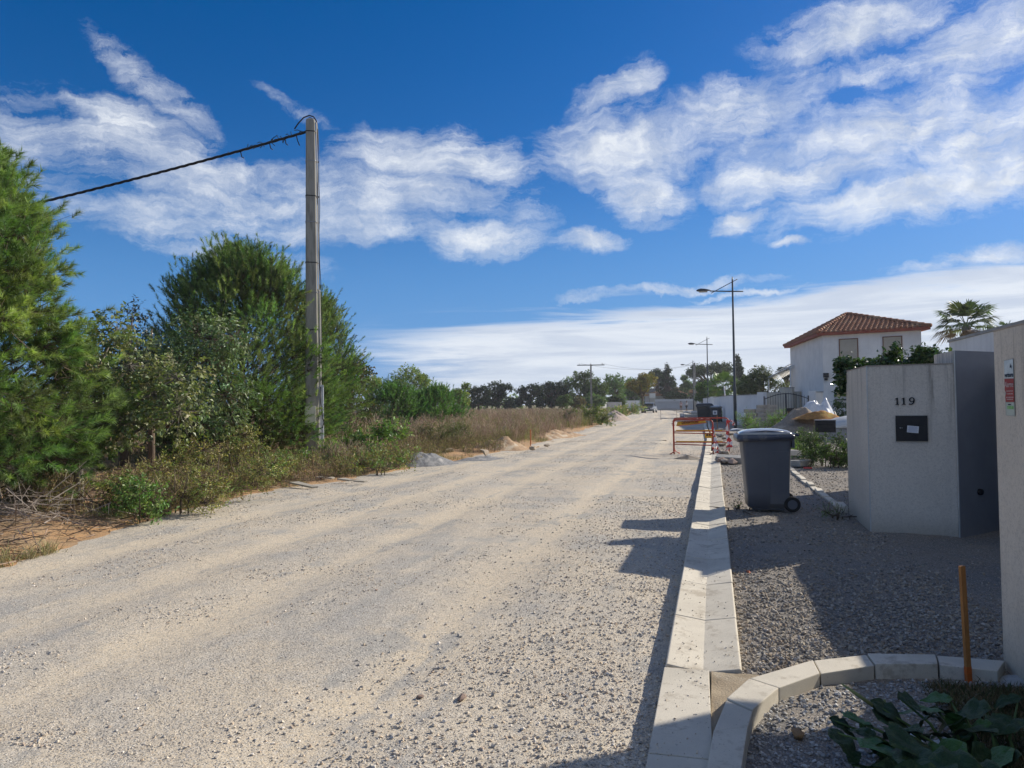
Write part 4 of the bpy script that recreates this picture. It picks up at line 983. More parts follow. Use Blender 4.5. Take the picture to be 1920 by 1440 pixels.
pw_ = lambda z: .185-(.06)*z/pz
for k, z in enumerate((pz-.35, pz-1.15, pz-2.1, pz-2.8, pz-3.9, pz-4.7, pz-5.7)):
    w = pw_(z)+.008; d = w*.87
    b = MB(); b.loft([psec(z-.012, w, d), psec(z+.012, w, d)]); b.box((w+.03, 0, z), (.06, .03, .03)); b.obj('clamp_band', m_dark if k % 2 else m_black, pole)
def down(xoff, yoff, z0, z1, r, amp, seed, mat, nm):
    b = MB(); pts = []; n = 46
    for i in range(n+1):
        z = z0+(z1-z0)*i/n; x = pw_(z)+xoff+amp*float(vnoise(z*1.4, seed, 1, seed)); pts.append((x, yoff+amp*.8*float(vnoise(z*1.1+9, seed, 1, seed+2)), z))
    b.tube(pts, r, 6); b.obj(nm, mat, pole)
m_cabw = M('pale_conduit', (.55, .53, .48), (.45, .43, .39), 4, .5); 
down(.022, -.06, pz-.1, 2.0, .013, .03, 2, m_cabw, 'white_cable'); down(.045, .02, pz-.1, 1.9, .013, .045, 5, m_black, 'black_cable'); down(.075, -.03, pz-.25, 1.95, .010, .05, 8, m_black, 'black_cable')
down(.05, -.05, 2.9, 1.95, .022, .0, 3, m_cabw, 'conduit'); down(.055, -.05, 4.6, 2.7, .014, .02, 3, m_cabw, 'conduit')
b = MB(); b.loft([rrect(.060, .055, .02, z, .185+.055, -.02) for z in (-.1, 2.05)]); b.obj('cable_guard', M('galvanised_guard', (.55, .57, .60), (.48, .50, .53), 3, .38, metal=.25), pole)
b = MB(); b.tube([(.19, -.14, -.1), (.19, -.14, 1.25)], .010, 6); b.obj('earth_strip', m_cabw, pole)
b = MB(); b.box((-.04, -.24, 1.24), (.28, .17, .50)); b.obj('junction_box', M('cream_box', (.74, .69, .55), (.66, .61, .49), 3, .5), pole, .008)
b = MB(); b.tube([(.225, -.10, 2.0), (.22, -.13, 1.6), (.26, -.17, 1.25), (.30, -.2, 1.05), (.27, -.22, .92), (.16, -.24, .87), (.02, -.23, .88), (-.04, -.22, .96)], .013, 8); b.obj('looped_cable', m_black, pole)
for z in (2.45, 3.0, 3.5): 
    b = MB(); b.tube([(-.02, -.13, z), (-.02, -.20, z)], .012, 6); b.obj('step_bolt', m_black, pole)
rp = pole.matrix_basis
def pw2(p): return np.array(pole.location) + np.array([p[0]*math.cos(pole.rotation_euler[2])-p[1]*math.sin(pole.rotation_euler[2]), p[0]*math.sin(pole.rotation_euler[2])+p[1]*math.cos(pole.rotation_euler[2]), p[2]])
b = MB(); b.tube([(.165, -.02, pz-.7), (.17, -.02, pz-.3), (.155, -.02, pz-.04), (.08, -.02, pz+.07), (-.03, -.02, pz+.10), (-.18, -.02, pz+.03), (-.32, -.02, pz-.14), (-.42, -.02, pz-.30)], .018, 8); b.obj('cable_loop', m_black, pole)
b = MB(); b.tube([(.15, .02, pz-.12), (.08, .02, pz+.03), (-.03, .02, pz+.06), (-.11, -.03, pz-.05), (-.12, -.05, pz-.4)], .010, 8); b.obj('cable_loop', m_black, pole)
# overhead bundle: leaves the pole to the left with a deep sag
oc = thing('overhead_cable', 'sagging twisted black overhead cable running left from the pole top', 'cable')
A_ = pw2((-.13, -.02, pz-.36)); B1 = at(70, 381, PD-.6); d_ = B1-A_
dirh = np.array([d_[0], d_[1], 0]); L1 = np.linalg.norm(dirh); dirh /= L1
Mx = at(330, 300, PD-.3)
tm = np.dot((Mx-A_)[:2], dirh[:2]); 
# fit z = A + b t + c t^2
zb_, zc_ = np.linalg.solve(np.array([[tm, tm*tm], [L1, L1*L1]]), np.array([Mx[2]-A_[2], B1[2]-A_[2]]))
zc_ = max(zc_, .004); zb_ = (B1[2]-A_[2]-zc_*L1*L1)/L1
for s in range(3):
    b = MB(); pts = []; n = 420
    for i in range(n+1):
        t_ = i/n*26; p = A_+dirh*t_; p[2] = A_[2]+zb_*t_+zc_*t_*t_
        a = t_*9+s*2.094; pts.append(p+np.array([0, math.cos(a), math.sin(a)])*.020)
    b.tube(pts, .019, 5); b.obj('strand', m_black, oc)
b = MB()
for k in range(26):
    t_ = abs(random.gauss(0, 1))*1.1+.05; p = A_+dirh*t_; p[2] = A_[2]+zb_*t_+zc_*t_*t_
    q = p+np.array([random.uniform(-.25, .25), 0, random.uniform(.02, .14)*random.choice((-1, 1))]); b.tube([p+np.array([0, 0, .02]), (p+q)/2+np.array([0, 0, .05]), q], .010, 5)
for t_ in (.25, .55, .95, 1.7):
    p = A_+dirh*t_; p[2] = A_[2]+zb_*t_; b.tube([p, p+np.array([.04, 0, -.16]), p+np.array([.10, 0, -.30 if t_ < .4 else -.2])], .014, 5)
b.obj('cable_ends', m_black, oc)

# ================================================================ STREET LAMPS
m_lamp = M('dark_lamp_post', (.035, .045, .055), (.045, .055, .065), 4, .45, spec=.4)
def make_lamp(label):
    t = thing('street_lamp', label, 'street lamp', group='street lamps along the right side of the road')
    b = MB(); b.tube([(0, 0, 0), (0, 0, 2.2), (0, 0, 2.25), (0, 0, 7.95), (0, 0, 8.15)], [.085, .085, .07, .045, .02], 10); b.obj('post', m_lamp, t)
    b = MB(); b.tube([(.55, 0, 7.33), (-.15, 0, 7.36), (-1.2, 0, 7.42)], [.035, .035, .03], 8); b.obj('arm', m_lamp, t)
    b = MB(); b.tube([(.26, 0, 8.00), (-1.12, 0, 7.30)], .02, 6); b.obj('brace', m_lamp, t)
    b = MB(); rings = []
    for x, w, h in ((-1.15, .04, .03), (-1.25, .09, .05), (-1.45, .17, .10), (-1.68, .17, .12), (-1.85, .09, .07), (-1.9, .03, .02)):
        rings.append([(x, w*math.cos(a), 7.46+h*math.sin(a)*(1 if math.sin(a) > 0 else .55)) for a in [2*math.pi*k/12 for k in range(12)]])
    b.loft(rings[::-1], smooth=True); b.obj('lamp_head', m_lamp, t)
    b = MB(); rings = []
    for x, w in ((-1.32, .07), (-1.5, .13), (-1.68, .12), (-1.76, .06)):
        rings.append([(x, w*math.cos(a), 7.425-.07*abs(math.sin(a))-0.0*w) for a in [math.pi+math.pi*k/8 for k in range(9)]])
    b.loft(rings, smooth=True); b.obj('diffuser', M('lamp_glass', (.45, .43, .38), rough=.3), t)
    return t
l1 = make_lamp('nearest and tallest-looking street lamp, standing behind the wheelie bin')
q = at(1379, 797, 40); l1.location = (q[0], q[1], .05); l1.rotation_euler = (0, 0, YAW*.3)
for px, D, lab in ((1328, 76, 'middle street lamp rising behind the dark bins'), (1300.5, 118, 'farthest and smallest street lamp, beside the grey concrete pole')):
    q = at(px, 760, D); c = copy_tree(l1, (q[0], q[1], 0), YAW*.3, lab)

# far concrete poles
def far_pole(label, px, D, toppy, arm, w=.16):
    q = at(px, 760, D); top = at(px, toppy, D)[2]; t = thing('utility_pole', label, 'utility pole', (q[0], q[1], 0), YAW)
    b = MB(); b.box((0, 0, top/2), (w*2, w*1.6, top), taper=.7); b.obj('shaft', m_pole, t)
    if arm:
        b = MB(); b.box((0, 0, top-.12), (arm, .14, .14)); b.obj('crossarm', m_lamp, t)
        for s in (-1, 0, 1): b = MB(); b.tube([(s*arm*.42, 0, top-.05), (s*arm*.42, 0, top+.18)], .05, 8); b.obj('insulator', m_white, t)
    return q, top
qa, ta = far_pole('grey concrete pole with a T crossarm before the far bright green tree', 1109, 120, 683, 4.4)
qb, tb = far_pole('grey concrete pole standing close beside the farthest street lamp', 1303.5, 122, 680, 0, .2)
b = MB(); b.tube([(qb[0]-1, qb[1], tb-.6), (qb[0], qb[1], tb-.5), (qb[0]+1.3, qb[1]-.3, tb-.25)], .05, 5); 
wires = thing('power_line', 'thin overhead wires stretched between the two far concrete poles', 'cable')
for s in (-1, 1):
    b = MB(); A2 = np.array([qa[0]+s*1.6, qa[1], ta+.15]); B2 = np.array([qb[0]+s*.3, qb[1], tb-.3]); pts = [A2*(1-u)+B2*u-np.array([0, 0, .9*4*u*(1-u)]) for u in np.linspace(0, 1, 14)]
    b.tube(pts, .018, 4); b.obj('wire', M('wire_grey', (.2, .2, .21)), wires)
# ================================================================ WALLS ON THE RIGHT, HOUSES
def xy(px, D, y=760): q = at(px, y, D); return np.array([q[0], q[1]])
def wall_seg(name, label, p0, p1, ztop, th=.2, mat=None, z0=-.2, coping=True, group=None, cat='wall'):
    t = thing(name, label, cat, group=group); mat = mat or m_white
    d = p1-p0; L = np.linalg.norm(d); a = math.atan2(d[1], d[0]); c = (p0+p1)/2
    nrm = np.array([-d[1], d[0]])/L
    if nrm[1] < 0: nrm = -nrm
    c = c+nrm*th/2
    b = MB(); b.box((c[0], c[1], (z0+ztop)/2), (L, th, ztop-z0), rz=a); b.obj('wall', mat, t)
    if coping:
        b = MB(); b.box((c[0], c[1], ztop+.0225), (L+.03, th+.06, .04), rz=a); b.obj('coping', m_conc2, t)
    return t
m_tile = M('clay_tile', (.36, .15, .075), (.25, .105, .06), 2.2, .85, .5, 30, c3=(.42, .25, .14), s3=1.1)
m_tile2 = M('pale_clay_tile', (.46, .25, .14), (.36, .19, .11), 1.2, .85, .4, 20, c3=(.5, .34, .22), s3=.7)
m_fascia = M('red_fascia', (.30, .075, .04), (.24, .06, .035), 3, .7)
m_cream = M('cream_shutter', (.46, .41, .32), (.41, .36, .28), 2, .6, .4, 20)
m_wall = render_mat('house_render', (.80, .77, .71), (.50, .46, .41), .3)

def tile_face(e0, e1, a0, a1, pitch=.26, r=.085, rows=.38):
    """barrel tiles on a sloping face: eave e0->e1, top edge a0->a1 (may be one point)"""
    e0, e1, a0, a1 = [np.array(v, float) for v in (e0, e1, a0, a1)]
    u = e1-e0; L = np.linalg.norm(u); u /= L
    nrm = np.cross(u, (a0+a1)/2-(e0+e1)/2); nrm /= np.linalg.norm(nrm)
    if nrm[2] < 0: nrm = -nrm
    up = np.cross(nrm, u); up /= np.linalg.norm(up)
    if up[2] < 0: up = -up
    H_ = np.dot(a0-e0, up); ta0 = np.dot(a0-e0, u); ta1 = np.dot(a1-e0, u)
    b = MB()
    b.add([e0, e1, a1, a0], [(0, 1, 2, 3)])
    n = int(L/pitch)
    for i in range(n):
        s = (i+.5)*L/n
        if s < ta0: h = H_*s/max(ta0, 1e-6)
        elif s > ta1: h = H_*(L-s)/max(L-ta1, 1e-6)
        else: h = H_
        k = max(1, int(h/rows)); 
        for j in range(k):
            h0, h1 = h*j/k, h*(j+1)/k
            rings = []
            for hh, lift, rr in ((h0-.03, .035, r), (h1, .010, r*.85)):
                o = e0+u*s+up*hh+nrm*lift
                rings.append([o+u*(rr*math.cos(q))+nrm*(rr*.75*math.sin(q)) for q in (0, .8, 1.57, 2.34, 3.1416)])
            m = len(b.v); b.v += [tuple(p) for rg in rings for p in rg]
            for q in range(4): b.f.append((m+q, m+q+1, m+5+q+1, m+5+q)); b.sm.append(True)
            b.f.append((m+4, m+3, m+2, m+1, m)); b.sm.append(False)
    return b
def hip_house(name, label, corners, z_eave, apex, mat_w, mat_t, over=.35, rowlen=.38, pitch=.26, base=-.2):
    """corners ccw; apex = list of 1 or 2 points (ridge)"""
    t = thing(name, label, 'house')
    b = MB(); b.prism([tuple(c) for c in corners], base, z_eave); b.obj('wall', mat_w, t)
    cen = sum(corners)/len(corners); E = []
    for i, c in enumerate(corners):
        p, n = corners[i-1], corners[(i+1) % len(corners)]
        E.append(c+over*(unit(c-p)+unit(c-n)))
    ze = z_eave-.06
    b = MB(); b.prism([tuple(e) for e in E], ze, ze+.16); b.obj('fascia', mat_t if mat_t is not m_tile else m_fascia, t)
    ze += .165
    rf = bpy.data.objects.new('roof', None); C.objects.link(rf); rf.parent = t
    n = len(E)
    for i in range(n):
        e0, e1 = E[i], E[(i+1) % n]; m = (e0+e1)/2
        ap = sorted(apex, key=lambda q: np.linalg.norm(np.array(q[:2])-m))
        if len(apex) == 1: A0 = A1 = np.array(apex[0])
        else:
            along = abs(np.dot(unit(e1-e0), unit(np.array(apex[1][:2])-np.array(apex[0][:2])))) > .7
            if along:
                aa = sorted(apex, key=lambda q: np.dot(np.array(q[:2])-e0, e1-e0)); A0, A1 = np.array(aa[0]), np.array(aa[1])
            else: A0 = A1 = np.array(ap[0])
        tb = tile_face((*e0, ze), (*e1, ze), A0, A1, pitch, pitch*.34, rowlen)
        o = tb.obj('roof_tiles', mat_t, rf); o['kind'] = 'stuff'
        # hip capping
        tp_ = MB(); top = A0; P0 = np.array((*e0, ze)); k = 14
        for j in range(k):
            p0_ = P0+(top-P0)*j/k; p1_ = P0+(top-P0)*(j+1.05)/k
            tp_.tube([p0_+np.array([0, 0, .05]), p1_+np.array([0, 0, .03])], [.12, .10], 8)
        tp_.obj('hip_cap', mat_t, rf)['kind'] = 'stuff'
    return t
c0, c1 = xy(1545, 44), xy(1484, 53.5); c3 = xy(1731, 41.3); c2 = c1+(c3-c0)
apx = np.array([*((c0+c1+c2+c3)/4), 6.95])
house = hip_house('house', 'white two-storey house with a red tiled pyramid roof and closed shutters', [c0, c3, c2, c1], 5.35, [apx], m_wall, m_tile)
fdir = unit(c3-c0); fn = np.array([fdir[1], -fdir[0]]); fang = math.atan2(fdir[1], fdir[0])
def on_house(px, D=44.0):
    # where the view ray of a column meets the front wall
    r = ray(px, 700); A_ = np.array([[r[0], -fdir[0]], [r[1], -fdir[1]]]); s, u = np.linalg.solve(A_, c0); return u
for (x0, x1, lab) in ((1576, 1609, None), (1658, 1692, None)):
    u0, u1 = on_house(x0), on_house(x1); w = u1-u0; cu = c0+fdir*(u0+u1)/2
    fr = bpy.data.objects.new('window', None); C.objects.link(fr); fr.parent = house; fr.location = (cu[0], cu[1], 4.32); fr.rotation_euler = (0, 0, fang)
    b = MB()
    for (cx_, cz_, ww, hh) in ((-w/2-.02, 0, .05, 1.40), (w/2+.02, 0, .05, 1.40), (0, .70, w+.09, .05), (0, -.70, w+.2, .06)): b.box((cx_, -.02, cz_), (ww, .06, hh))
    b.obj('frame', m_fascia if False else M('brown_reveal', (.20, .10, .06)), fr)
    b = MB()
    for k in range(26): b.box((0, -.012-(.004 if k % 2 else 0), -.66+k*.0525), (w, .02, .0505))
    b.obj('shutter', m_cream, fr)
u = on_house(1549); q = c0+fdir*u; b = MB(); b.box((q[0]+fn[0]*.1, q[1]+fn[1]*.1, 2.95), (.30, .16, .26), rz=fang+.3); b.box((q[0]+fn[0]*.07, q[1]+fn[1]*.07, 2.72), (.16, .2, .14), rz=fang); b.obj('floodlight', m_black, house)
u = on_house(1577); q = c0+fdir*u+fn*.06; ws = bpy.data.objects.new('meter_window', None); C.objects.link(ws); ws.parent = house; ws.location = (q[0], q[1], 1.75); ws.rotation_euler = (0, 0, fang)
b = MB(); b.box((0, 0, 0), (.72, .08, .62)); b.obj('frame', m_white, ws)
b = MB(); b.box((0, -.045, .10), (.6, .02, .34)); b.obj('pane', M('ochre_pane', (.5, .38, .16), (.42, .34, .2), 5, .4), ws)
b = MB(); b.box((0, -.05, -.24), (.7, .06, .05)); b.obj('sill', m_black, ws)

# walls between the lamp and the house
wall_seg('garden_wall', 'long white rendered garden wall receding behind the dark bins', xy(1338, 66), xy(1374, 47), 1.86)
wall_seg('garden_wall', 'bluish white wall panel behind the concrete block stack', xy(1376, 46), xy(1421, 43.5), 1.84)
wall_seg('wall_pier', 'white pier left of the arched iron gate', xy(1420, 43.3), xy(1432, 43.0), 2.0, .35, coping=False, cat='pier')
wall_seg('wall_pier', 'white pier right of the arched iron gate', xy(1516, 41.5), xy(1528, 41.3), 2.0, .35, coping=False, cat='pier')
wall_seg('garden_wall', 'short white wall between the gate pier and the house corner', xy(1529, 41.6), xy(1544, 42.2), 1.93, .2, m_wall)
wall_seg('garden_wall', 'cream wall seen through the bars of the arched gate', xy(1425, 52), xy(1500, 50), 2.05, .2, M('cream_wall', (.55, .50, .40), (.48, .43, .35), 2, .9))
wall_seg('garden_wall', 'stub of higher cream wall beside the olive tree', xy(1462, 51), xy(1486, 50), 2.35, .2, bpy.data.materials['cream_wall'])
wall_seg('wall_pier', 'small white pier in the far garden wall line', xy(1332, 68), xy(1338, 67), 1.95, .35, coping=False, cat='pier')
wall_seg('garden_wall', 'far white wall stretch left of the small pier', xy(1316, 96), xy(1332, 70), 1.9)
wall_seg('wall_pier', 'white gate pier at the distant end of the right walls', xy(1308, 112), xy(1316, 108), 2.2, .35, coping=False, cat='pier')
# arched gate
ag = thing('arched_gate', 'black wrought iron double gate with an arched top rail', 'gate')
g0, g1 = xy(1433, 42.6), xy(1516, 41.2); gd = unit(g1-g0); GL = np.linalg.norm(g1-g0)
def gp_(u, z): p = g0+gd*u*GL; return (p[0], p[1], z)
arch = lambda u: 1.58+.30*math.sin(math.pi*min(1, max(0, u)))
b = MB(); b.tube([gp_(k/20, arch(k/20)) for k in range(21)], .022, 6); b.obj('top_rail', m_black, ag)
b = MB(); b.tube([gp_(0, .68), gp_(1, .68)], .022, 6); b.obj('bottom_rail', m_black, ag)
for k in range(17):
    u = (k+.5)/17; b = MB(); b.tube([gp_(u, .68), gp_(u, arch(u)+.02), gp_(u, arch(u)+.13)], [.010, .010, .002], 5); b.obj('bar', m_black, ag)
b = MB(); b.tube([gp_(.5, .05), gp_(.5, 1.9)], .042, 6); b.obj('centre_post', m_black, ag)
b = MB(); b.tube([gp_(.0, .1), gp_(.0, 1.75)], .035, 6); b.obj('hinge_post', m_black, ag); b = MB(); b.tube([gp_(1, .1), gp_(1, 1.75)], .035, 6); b.obj('hinge_post', m_black, ag)
wall_seg('low_wall', 'low white plinth wall below the arched gate', xy(1450, 43.6), xy(1516, 42.4), .56, .2, m_white)
# pergola of white slats left of the house
pg = thing('pergola', 'sloping white slatted pergola roof left of the house', 'pergola')
P0, P1 = at(1441, 708, 54), at(1484, 686, 52); 
dv = P1-P0; back = np.array([1.2, 4.0, .9])
b = MB(); b.tube([P0, P1], .05, 4); b.tube([P0+back*.5, P1+back*.5], .04, 4); b.obj('beam', m_white, pg)
for k in range(15):
    b = MB(); a_ = P0+dv*k/14; b.tube([a_+np.array([0, 0, .05]), a_+back*.5+np.array([.25, 0, -.55])], .028, 4); b.obj('slat', m_white, pg)
b = MB(); b.tube([P0*1.0, np.array([P0[0], P0[1], 0])], .05, 5); b.tube([P0+dv*.95, np.array([*(P0+dv*.95)[:2], 0])], .05, 5); b.obj('post', m_white, pg)

# far end of the road
m_fw = render_mat('far_wall_render', (.50, .50, .50), (.3, .3, .3), .3)
fwl = wall_seg('far_wall', 'long grey wall closing the far end of the road', xy(1228, 150), xy(1322, 146), 2.15, .25, m_fw, coping=False)
d = xy(1322, 146)-xy(1228, 150); c = (xy(1322, 146)+xy(1228, 150))/2
b = MB(); b.box((c[0], c[1]-.14, 1.93), (np.linalg.norm(d), .05, .45), rz=math.atan2(d[1], d[0])); b.obj('pale_band', M('pale_band', (.62, .62, .62)), fwl)
wall_seg('far_wall', 'white wall left of the yellow tree at the road end', xy(1171, 148), xy(1200, 148), 2.0, .25, m_white, coping=False)
wall_seg('far_wall', 'white wall with a small blue plate beyond the dry weeds', xy(1098, 128), xy(1138, 132), 1.75, .25, m_white, coping=False)
wall_seg('far_fence', 'dark solid fence right of the white wall beyond the weeds', xy(1139, 132), xy(1166, 134), 1.7, .12, m_dark, coping=False, cat='fence')
q = at(1103, 755.5, 127.5); b = MB(); b.box((0, 0, 0), (.6, .04, .45)); tag(b.obj('blue_plate', M('blue_plate', (.06, .12, .3)), None, 0, q, (0, 0, YAW)), 'small blue plate on the far white wall', 'plate')
wall_seg('far_fence', 'pale wire fence far behind the young pines', xy(660, 92), xy(700, 92), 1.4, .05, M('fence_grey', (.35, .36, .34)), coping=False, cat='fence')
def far_house(label, px0, px1, D, eave_py, ridge_py, rx0, rx1, mt, depth=9, over=.4, pitch=.42):
    a, b_ = xy(px0, D), xy(px1, D); dd = unit(b_-a); bk = np.array([-dd[1], dd[0]])*depth
    ze = at((px0+px1)/2, eave_py, D)[2]; zr_ = at((rx0+rx1)/2, ridge_py, D+depth/2)[2]
    r0, r1 = xy(rx0, D+depth/2), xy(rx1, D+depth/2)
    ap = [np.array([*r0, zr_]), np.array([*r1, zr_])] if rx1-rx0 > 6 else [np.array([*((r0+r1)/2), zr_])]
    return hip_house('house', label, [a, b_, b_+bk, a+bk], ze, ap, m_fw, mt, over, .8, pitch)
m_greyt = M('grey_tile', (.16, .15, .15), (.12, .115, .12), 1, .85)
far_house('far bungalow with an orange striped tile roof behind the grey wall', 1224, 1285, 160, 741, 729, 1250, 1262, m_tile2)
far_house('second far tiled roof right of the orange bungalow', 1262, 1318, 172, 737, 727, 1270, 1306, m_tile2)
far_house('far house with a low dark grey roof left of the yellow tree', 1168, 1196, 158, 741, 734, 1174, 1184, m_greyt)
far_house('far house with a grey roof just right of the yellow tree', 1200, 1242, 178, 736, 729, 1208, 1234, m_greyt)
q = at(1223, 746, 158); b = MB(); b.box((0, 0, 0), (1.2, .8, 2.2)); ch = b.obj('white_gable', m_white, None, 0, (q[0], q[1], 2.4), (0, 0, YAW)); tag(ch, 'little white rendered gable end left of the orange roof', 'gable')

# ================================================================ CAR
def make_car():
    q = gnd(1216, 774, 0); t = thing('parked_car', 'dark grey hatchback standing at the far left of the road facing the camera', 'car', (q[0], q[1]+1.5, .0), R_(-4))
    m_paint = M('car_paint', (.055, .065, .08), (.06, .07, .085), 2, .3, spec=.5, coat=.6); m_gl = M('car_glass', (.02, .025, .03), rough=.08, spec=.8)
    # front faces -Y. sections along Y
    secs = [(-2.05, .70, .32, .62), (-2.0, .82, .22, .72), (-1.3, .90, .20, .92), (-.9, .91, .20, 1.0), (1.2, .91, .2, 1.02), (1.9, .88, .22, .98), (2.1, .8, .3, .85)]
    b = MB(); rings = []
    for y_, w, z0, z1 in secs:
        rings.append([(-w, y_, z0+.12), (-w+.06, y_, z0), (w-.06, y_, z0), (w, y_, z0+.12), (w+.02, y_, (z0+z1)/2), (w-.02, y_, z1-.08), (w-.12, y_, z1), (-w+.12, y_, z1), (-w+.02, y_, z1-.08), (-w-.02, y_, (z0+z1)/2)])
    b.loft(rings, smooth=False); b.obj('body', m_paint, t, .03)
    b = MB(); rings = []
    for y_, w, z1 in ((-1.05, .80, 1.0), (-.35, .68, 1.42), (.3, .66, 1.50), (1.3, .66, 1.46), (1.95, .74, 1.0)):
        rings.append([(-.80, y_, .97), (.80, y_, .97), (w, y_, z1-.02), (w-.10, y_, z1), (-w+.10, y_, z1), (-w, y_, z1-.02)])
    b.loft(rings); b.obj('cabin', m_paint, t, .02)
    b = MB(); b.add([(-.72, -1.01, 1.045), (.72, -1.01, 1.045), (.60, -.42, 1.40), (-.60, -.42, 1.40)], [(0, 1, 2, 3)]); b.obj('windscreen', m_gl, t)
    for s in (-1, 1):
        b = MB(); b.add([(s*.80, -.78, 1.04), (s*.80, 1.5, 1.04), (s*.685, 1.15, 1.40), (s*.69, -.3, 1.40)], [(0, 1, 2, 3)]); b.obj('side_window', m_gl, t)
        b = MB(); b.box((s*.62, -2.04, .64), (.36, .08, .15)); b.obj('headlight', M('headlamp_glass', (.6, .6, .58), rough=.15, spec=.8), t, .02)
        b = MB(); b.box((s*1.0, -.75, 1.02), (.2, .12, .13)); b.obj('mirror', m_paint, t, .03)
        for y_ in (-1.35, 1.35):
            b = MB(); b.tube([(s*.74, y_, .31), (s*.94, y_, .31)], .31, 20); w = b.obj('wheel', m_tyre, t, .01); b = MB(); b.tube([(s*.93, y_, .31), (s*.955, y_, .31)], .20, 14); b.obj('rim', M('alloy', (.45, .46, .48), rough=.3, metal=.7), w)
    b = MB(); b.box((0, -2.08, .52), (.52, .02, .11)); b.obj('number_plate', m_whit, t)
    b = MB(); b.box((0, -2.075, .70), (.8, .02, .12)); b.obj('grille', m_black, t)
    return t
make_car()

# ================================================================ PEOPLE
m_skin = M('skin', (.34, .20, .14), (.31, .18, .13), 5, .6); m_hair = M('hair', (.03, .022, .018))
def skin_fig(name, joints, edges, rad, mat, parent, sub=1, root=0):
    me = bpy.data.meshes.new(name); me.from_pydata([tuple(j) for j in joints], edges, []); me.materials.append(mat)
    o = link(name, me, parent); sk = o.modifiers.new('skin', 'SKIN')
    for i, r in enumerate(rad): me.skin_vertices[0].data[i].radius = (r, r*.9)
    me.skin_vertices[0].data[root].use_root = True
    ss = o.modifiers.new('sub', 'SUBSURF'); ss.levels = sub; ss.render_levels = sub
    return o
def person(label, px, D, rz, shirt, shorts, cap=None, armbend=0.3):
    q = at(px, 770, D); t = thing('person', label, 'person', (q[0], q[1], 0), rz)
    J = {}; names = []
    def j(n, x, y, z, r): J[n] = len(names); names.append(((x, y, z), r))
    j('pelvis', 0, 0, .93, .13); j('waist', 0, 0, 1.08, .115); j('chest', 0, .01, 1.30, .145); j('neck', 0, 0, 1.49, .055); j('head', 0, -.01, 1.62, .088); j('crown', 0, 0, 1.70, .07)
    E_ = [('pelvis', 'waist'), ('waist', 'chest'), ('chest', 'neck'), ('neck', 'head'), ('head', 'crown')]
    for s, n in ((-1, 'l'), (1, 'r')):
        j('sh'+n, s*.18, 0, 1.41, .06); j('el'+n, s*.26, .0+.03, 1.13, .042); j('wr'+n, s*.24, -armbend, 1.0 if armbend > .1 else .88, .028); j('hand'+n, s*.22, -armbend-.09, 1.02 if armbend > .1 else .80, .035)
        j('hip'+n, s*.10, 0, .86, .10); j('kn'+n, s*.12, -.02-.03*s, .48, .06); j('an'+n, s*.13, .02+.03*s, .09, .04); j('toe'+n, s*.14, -.14, .04, .04)
        E_ += [('chest', 'sh'+n), ('sh'+n, 'el'+n), ('el'+n, 'wr'+n), ('wr'+n, 'hand'+n), ('pelvis', 'hip'+n), ('hip'+n, 'kn'+n), ('kn'+n, 'an'+n), ('an'+n, 'toe'+n)]
    skin_fig('body', [a for a, r in names], [(J[a], J[b]) for a, b in E_], [r for a, r in names], m_skin, t, 1)
    g = lambda n, k=1.0: (names[J[n]][0], names[J[n]][1]*k)
    def cloth(nm, ns, es, mat, k):
        idx = {n: i for i, n in enumerate(ns)}; pts = [g(n)[0] if not isinstance(n, tuple) else n for n in ns]
        return skin_fig(nm, [g(n)[0] for n in ns], [(idx[a], idx[b]) for a, b in es], [g(n)[1]*k for n in ns], mat, t, 1)
    cloth('shirt', ['waist', 'chest', 'shl', 'shr', 'ell', 'elr', 'pelvis'], [('pelvis', 'waist'), ('waist', 'chest'), ('chest', 'shl'), ('chest', 'shr'), ('shl', 'ell'), ('shr', 'elr')], M('shirt', shirt, None), 1.22)
    cloth('shorts', ['pelvis', 'hipl', 'hipr', 'knl', 'knr'], [('pelvis', 'hipl'), ('pelvis', 'hipr'), ('hipl', 'knl'), ('hipr', 'knr')], M('shorts', shorts, None), 1.25)
    b = MB(); rings = []
    for k in range(6):
        a = math.pi/2*k/5; rings.append([(.105*math.cos(a)*math.cos(w), .02+.115*math.cos(a)*math.sin(w), 1.66+.10*math.sin(a)) for w in [2*math.pi*i/10 for i in range(10)]])
    b.loft(rings, smooth=True); b.obj('hair' if cap is None else 'cap', m_hair if cap is None else M('cap', cap), t)
    for s in (-1, 1):
        b = MB(); b.box((s*.135, -.06, .045), (.10, .28, .09)); b.obj('shoe', m_black, t, .02)
person('person in a pale pink top and tan shorts standing at the road end, hands forward', 1277, 122, R_(20), (.55, .40, .40), (.26, .17, .11), None, .28)
person('person in a white top, dark cap and dark shorts standing nearer the wall', 1287.5, 124, R_(-60), (.62, .62, .62), (.06, .055, .06), (.02, .02, .03), .2)
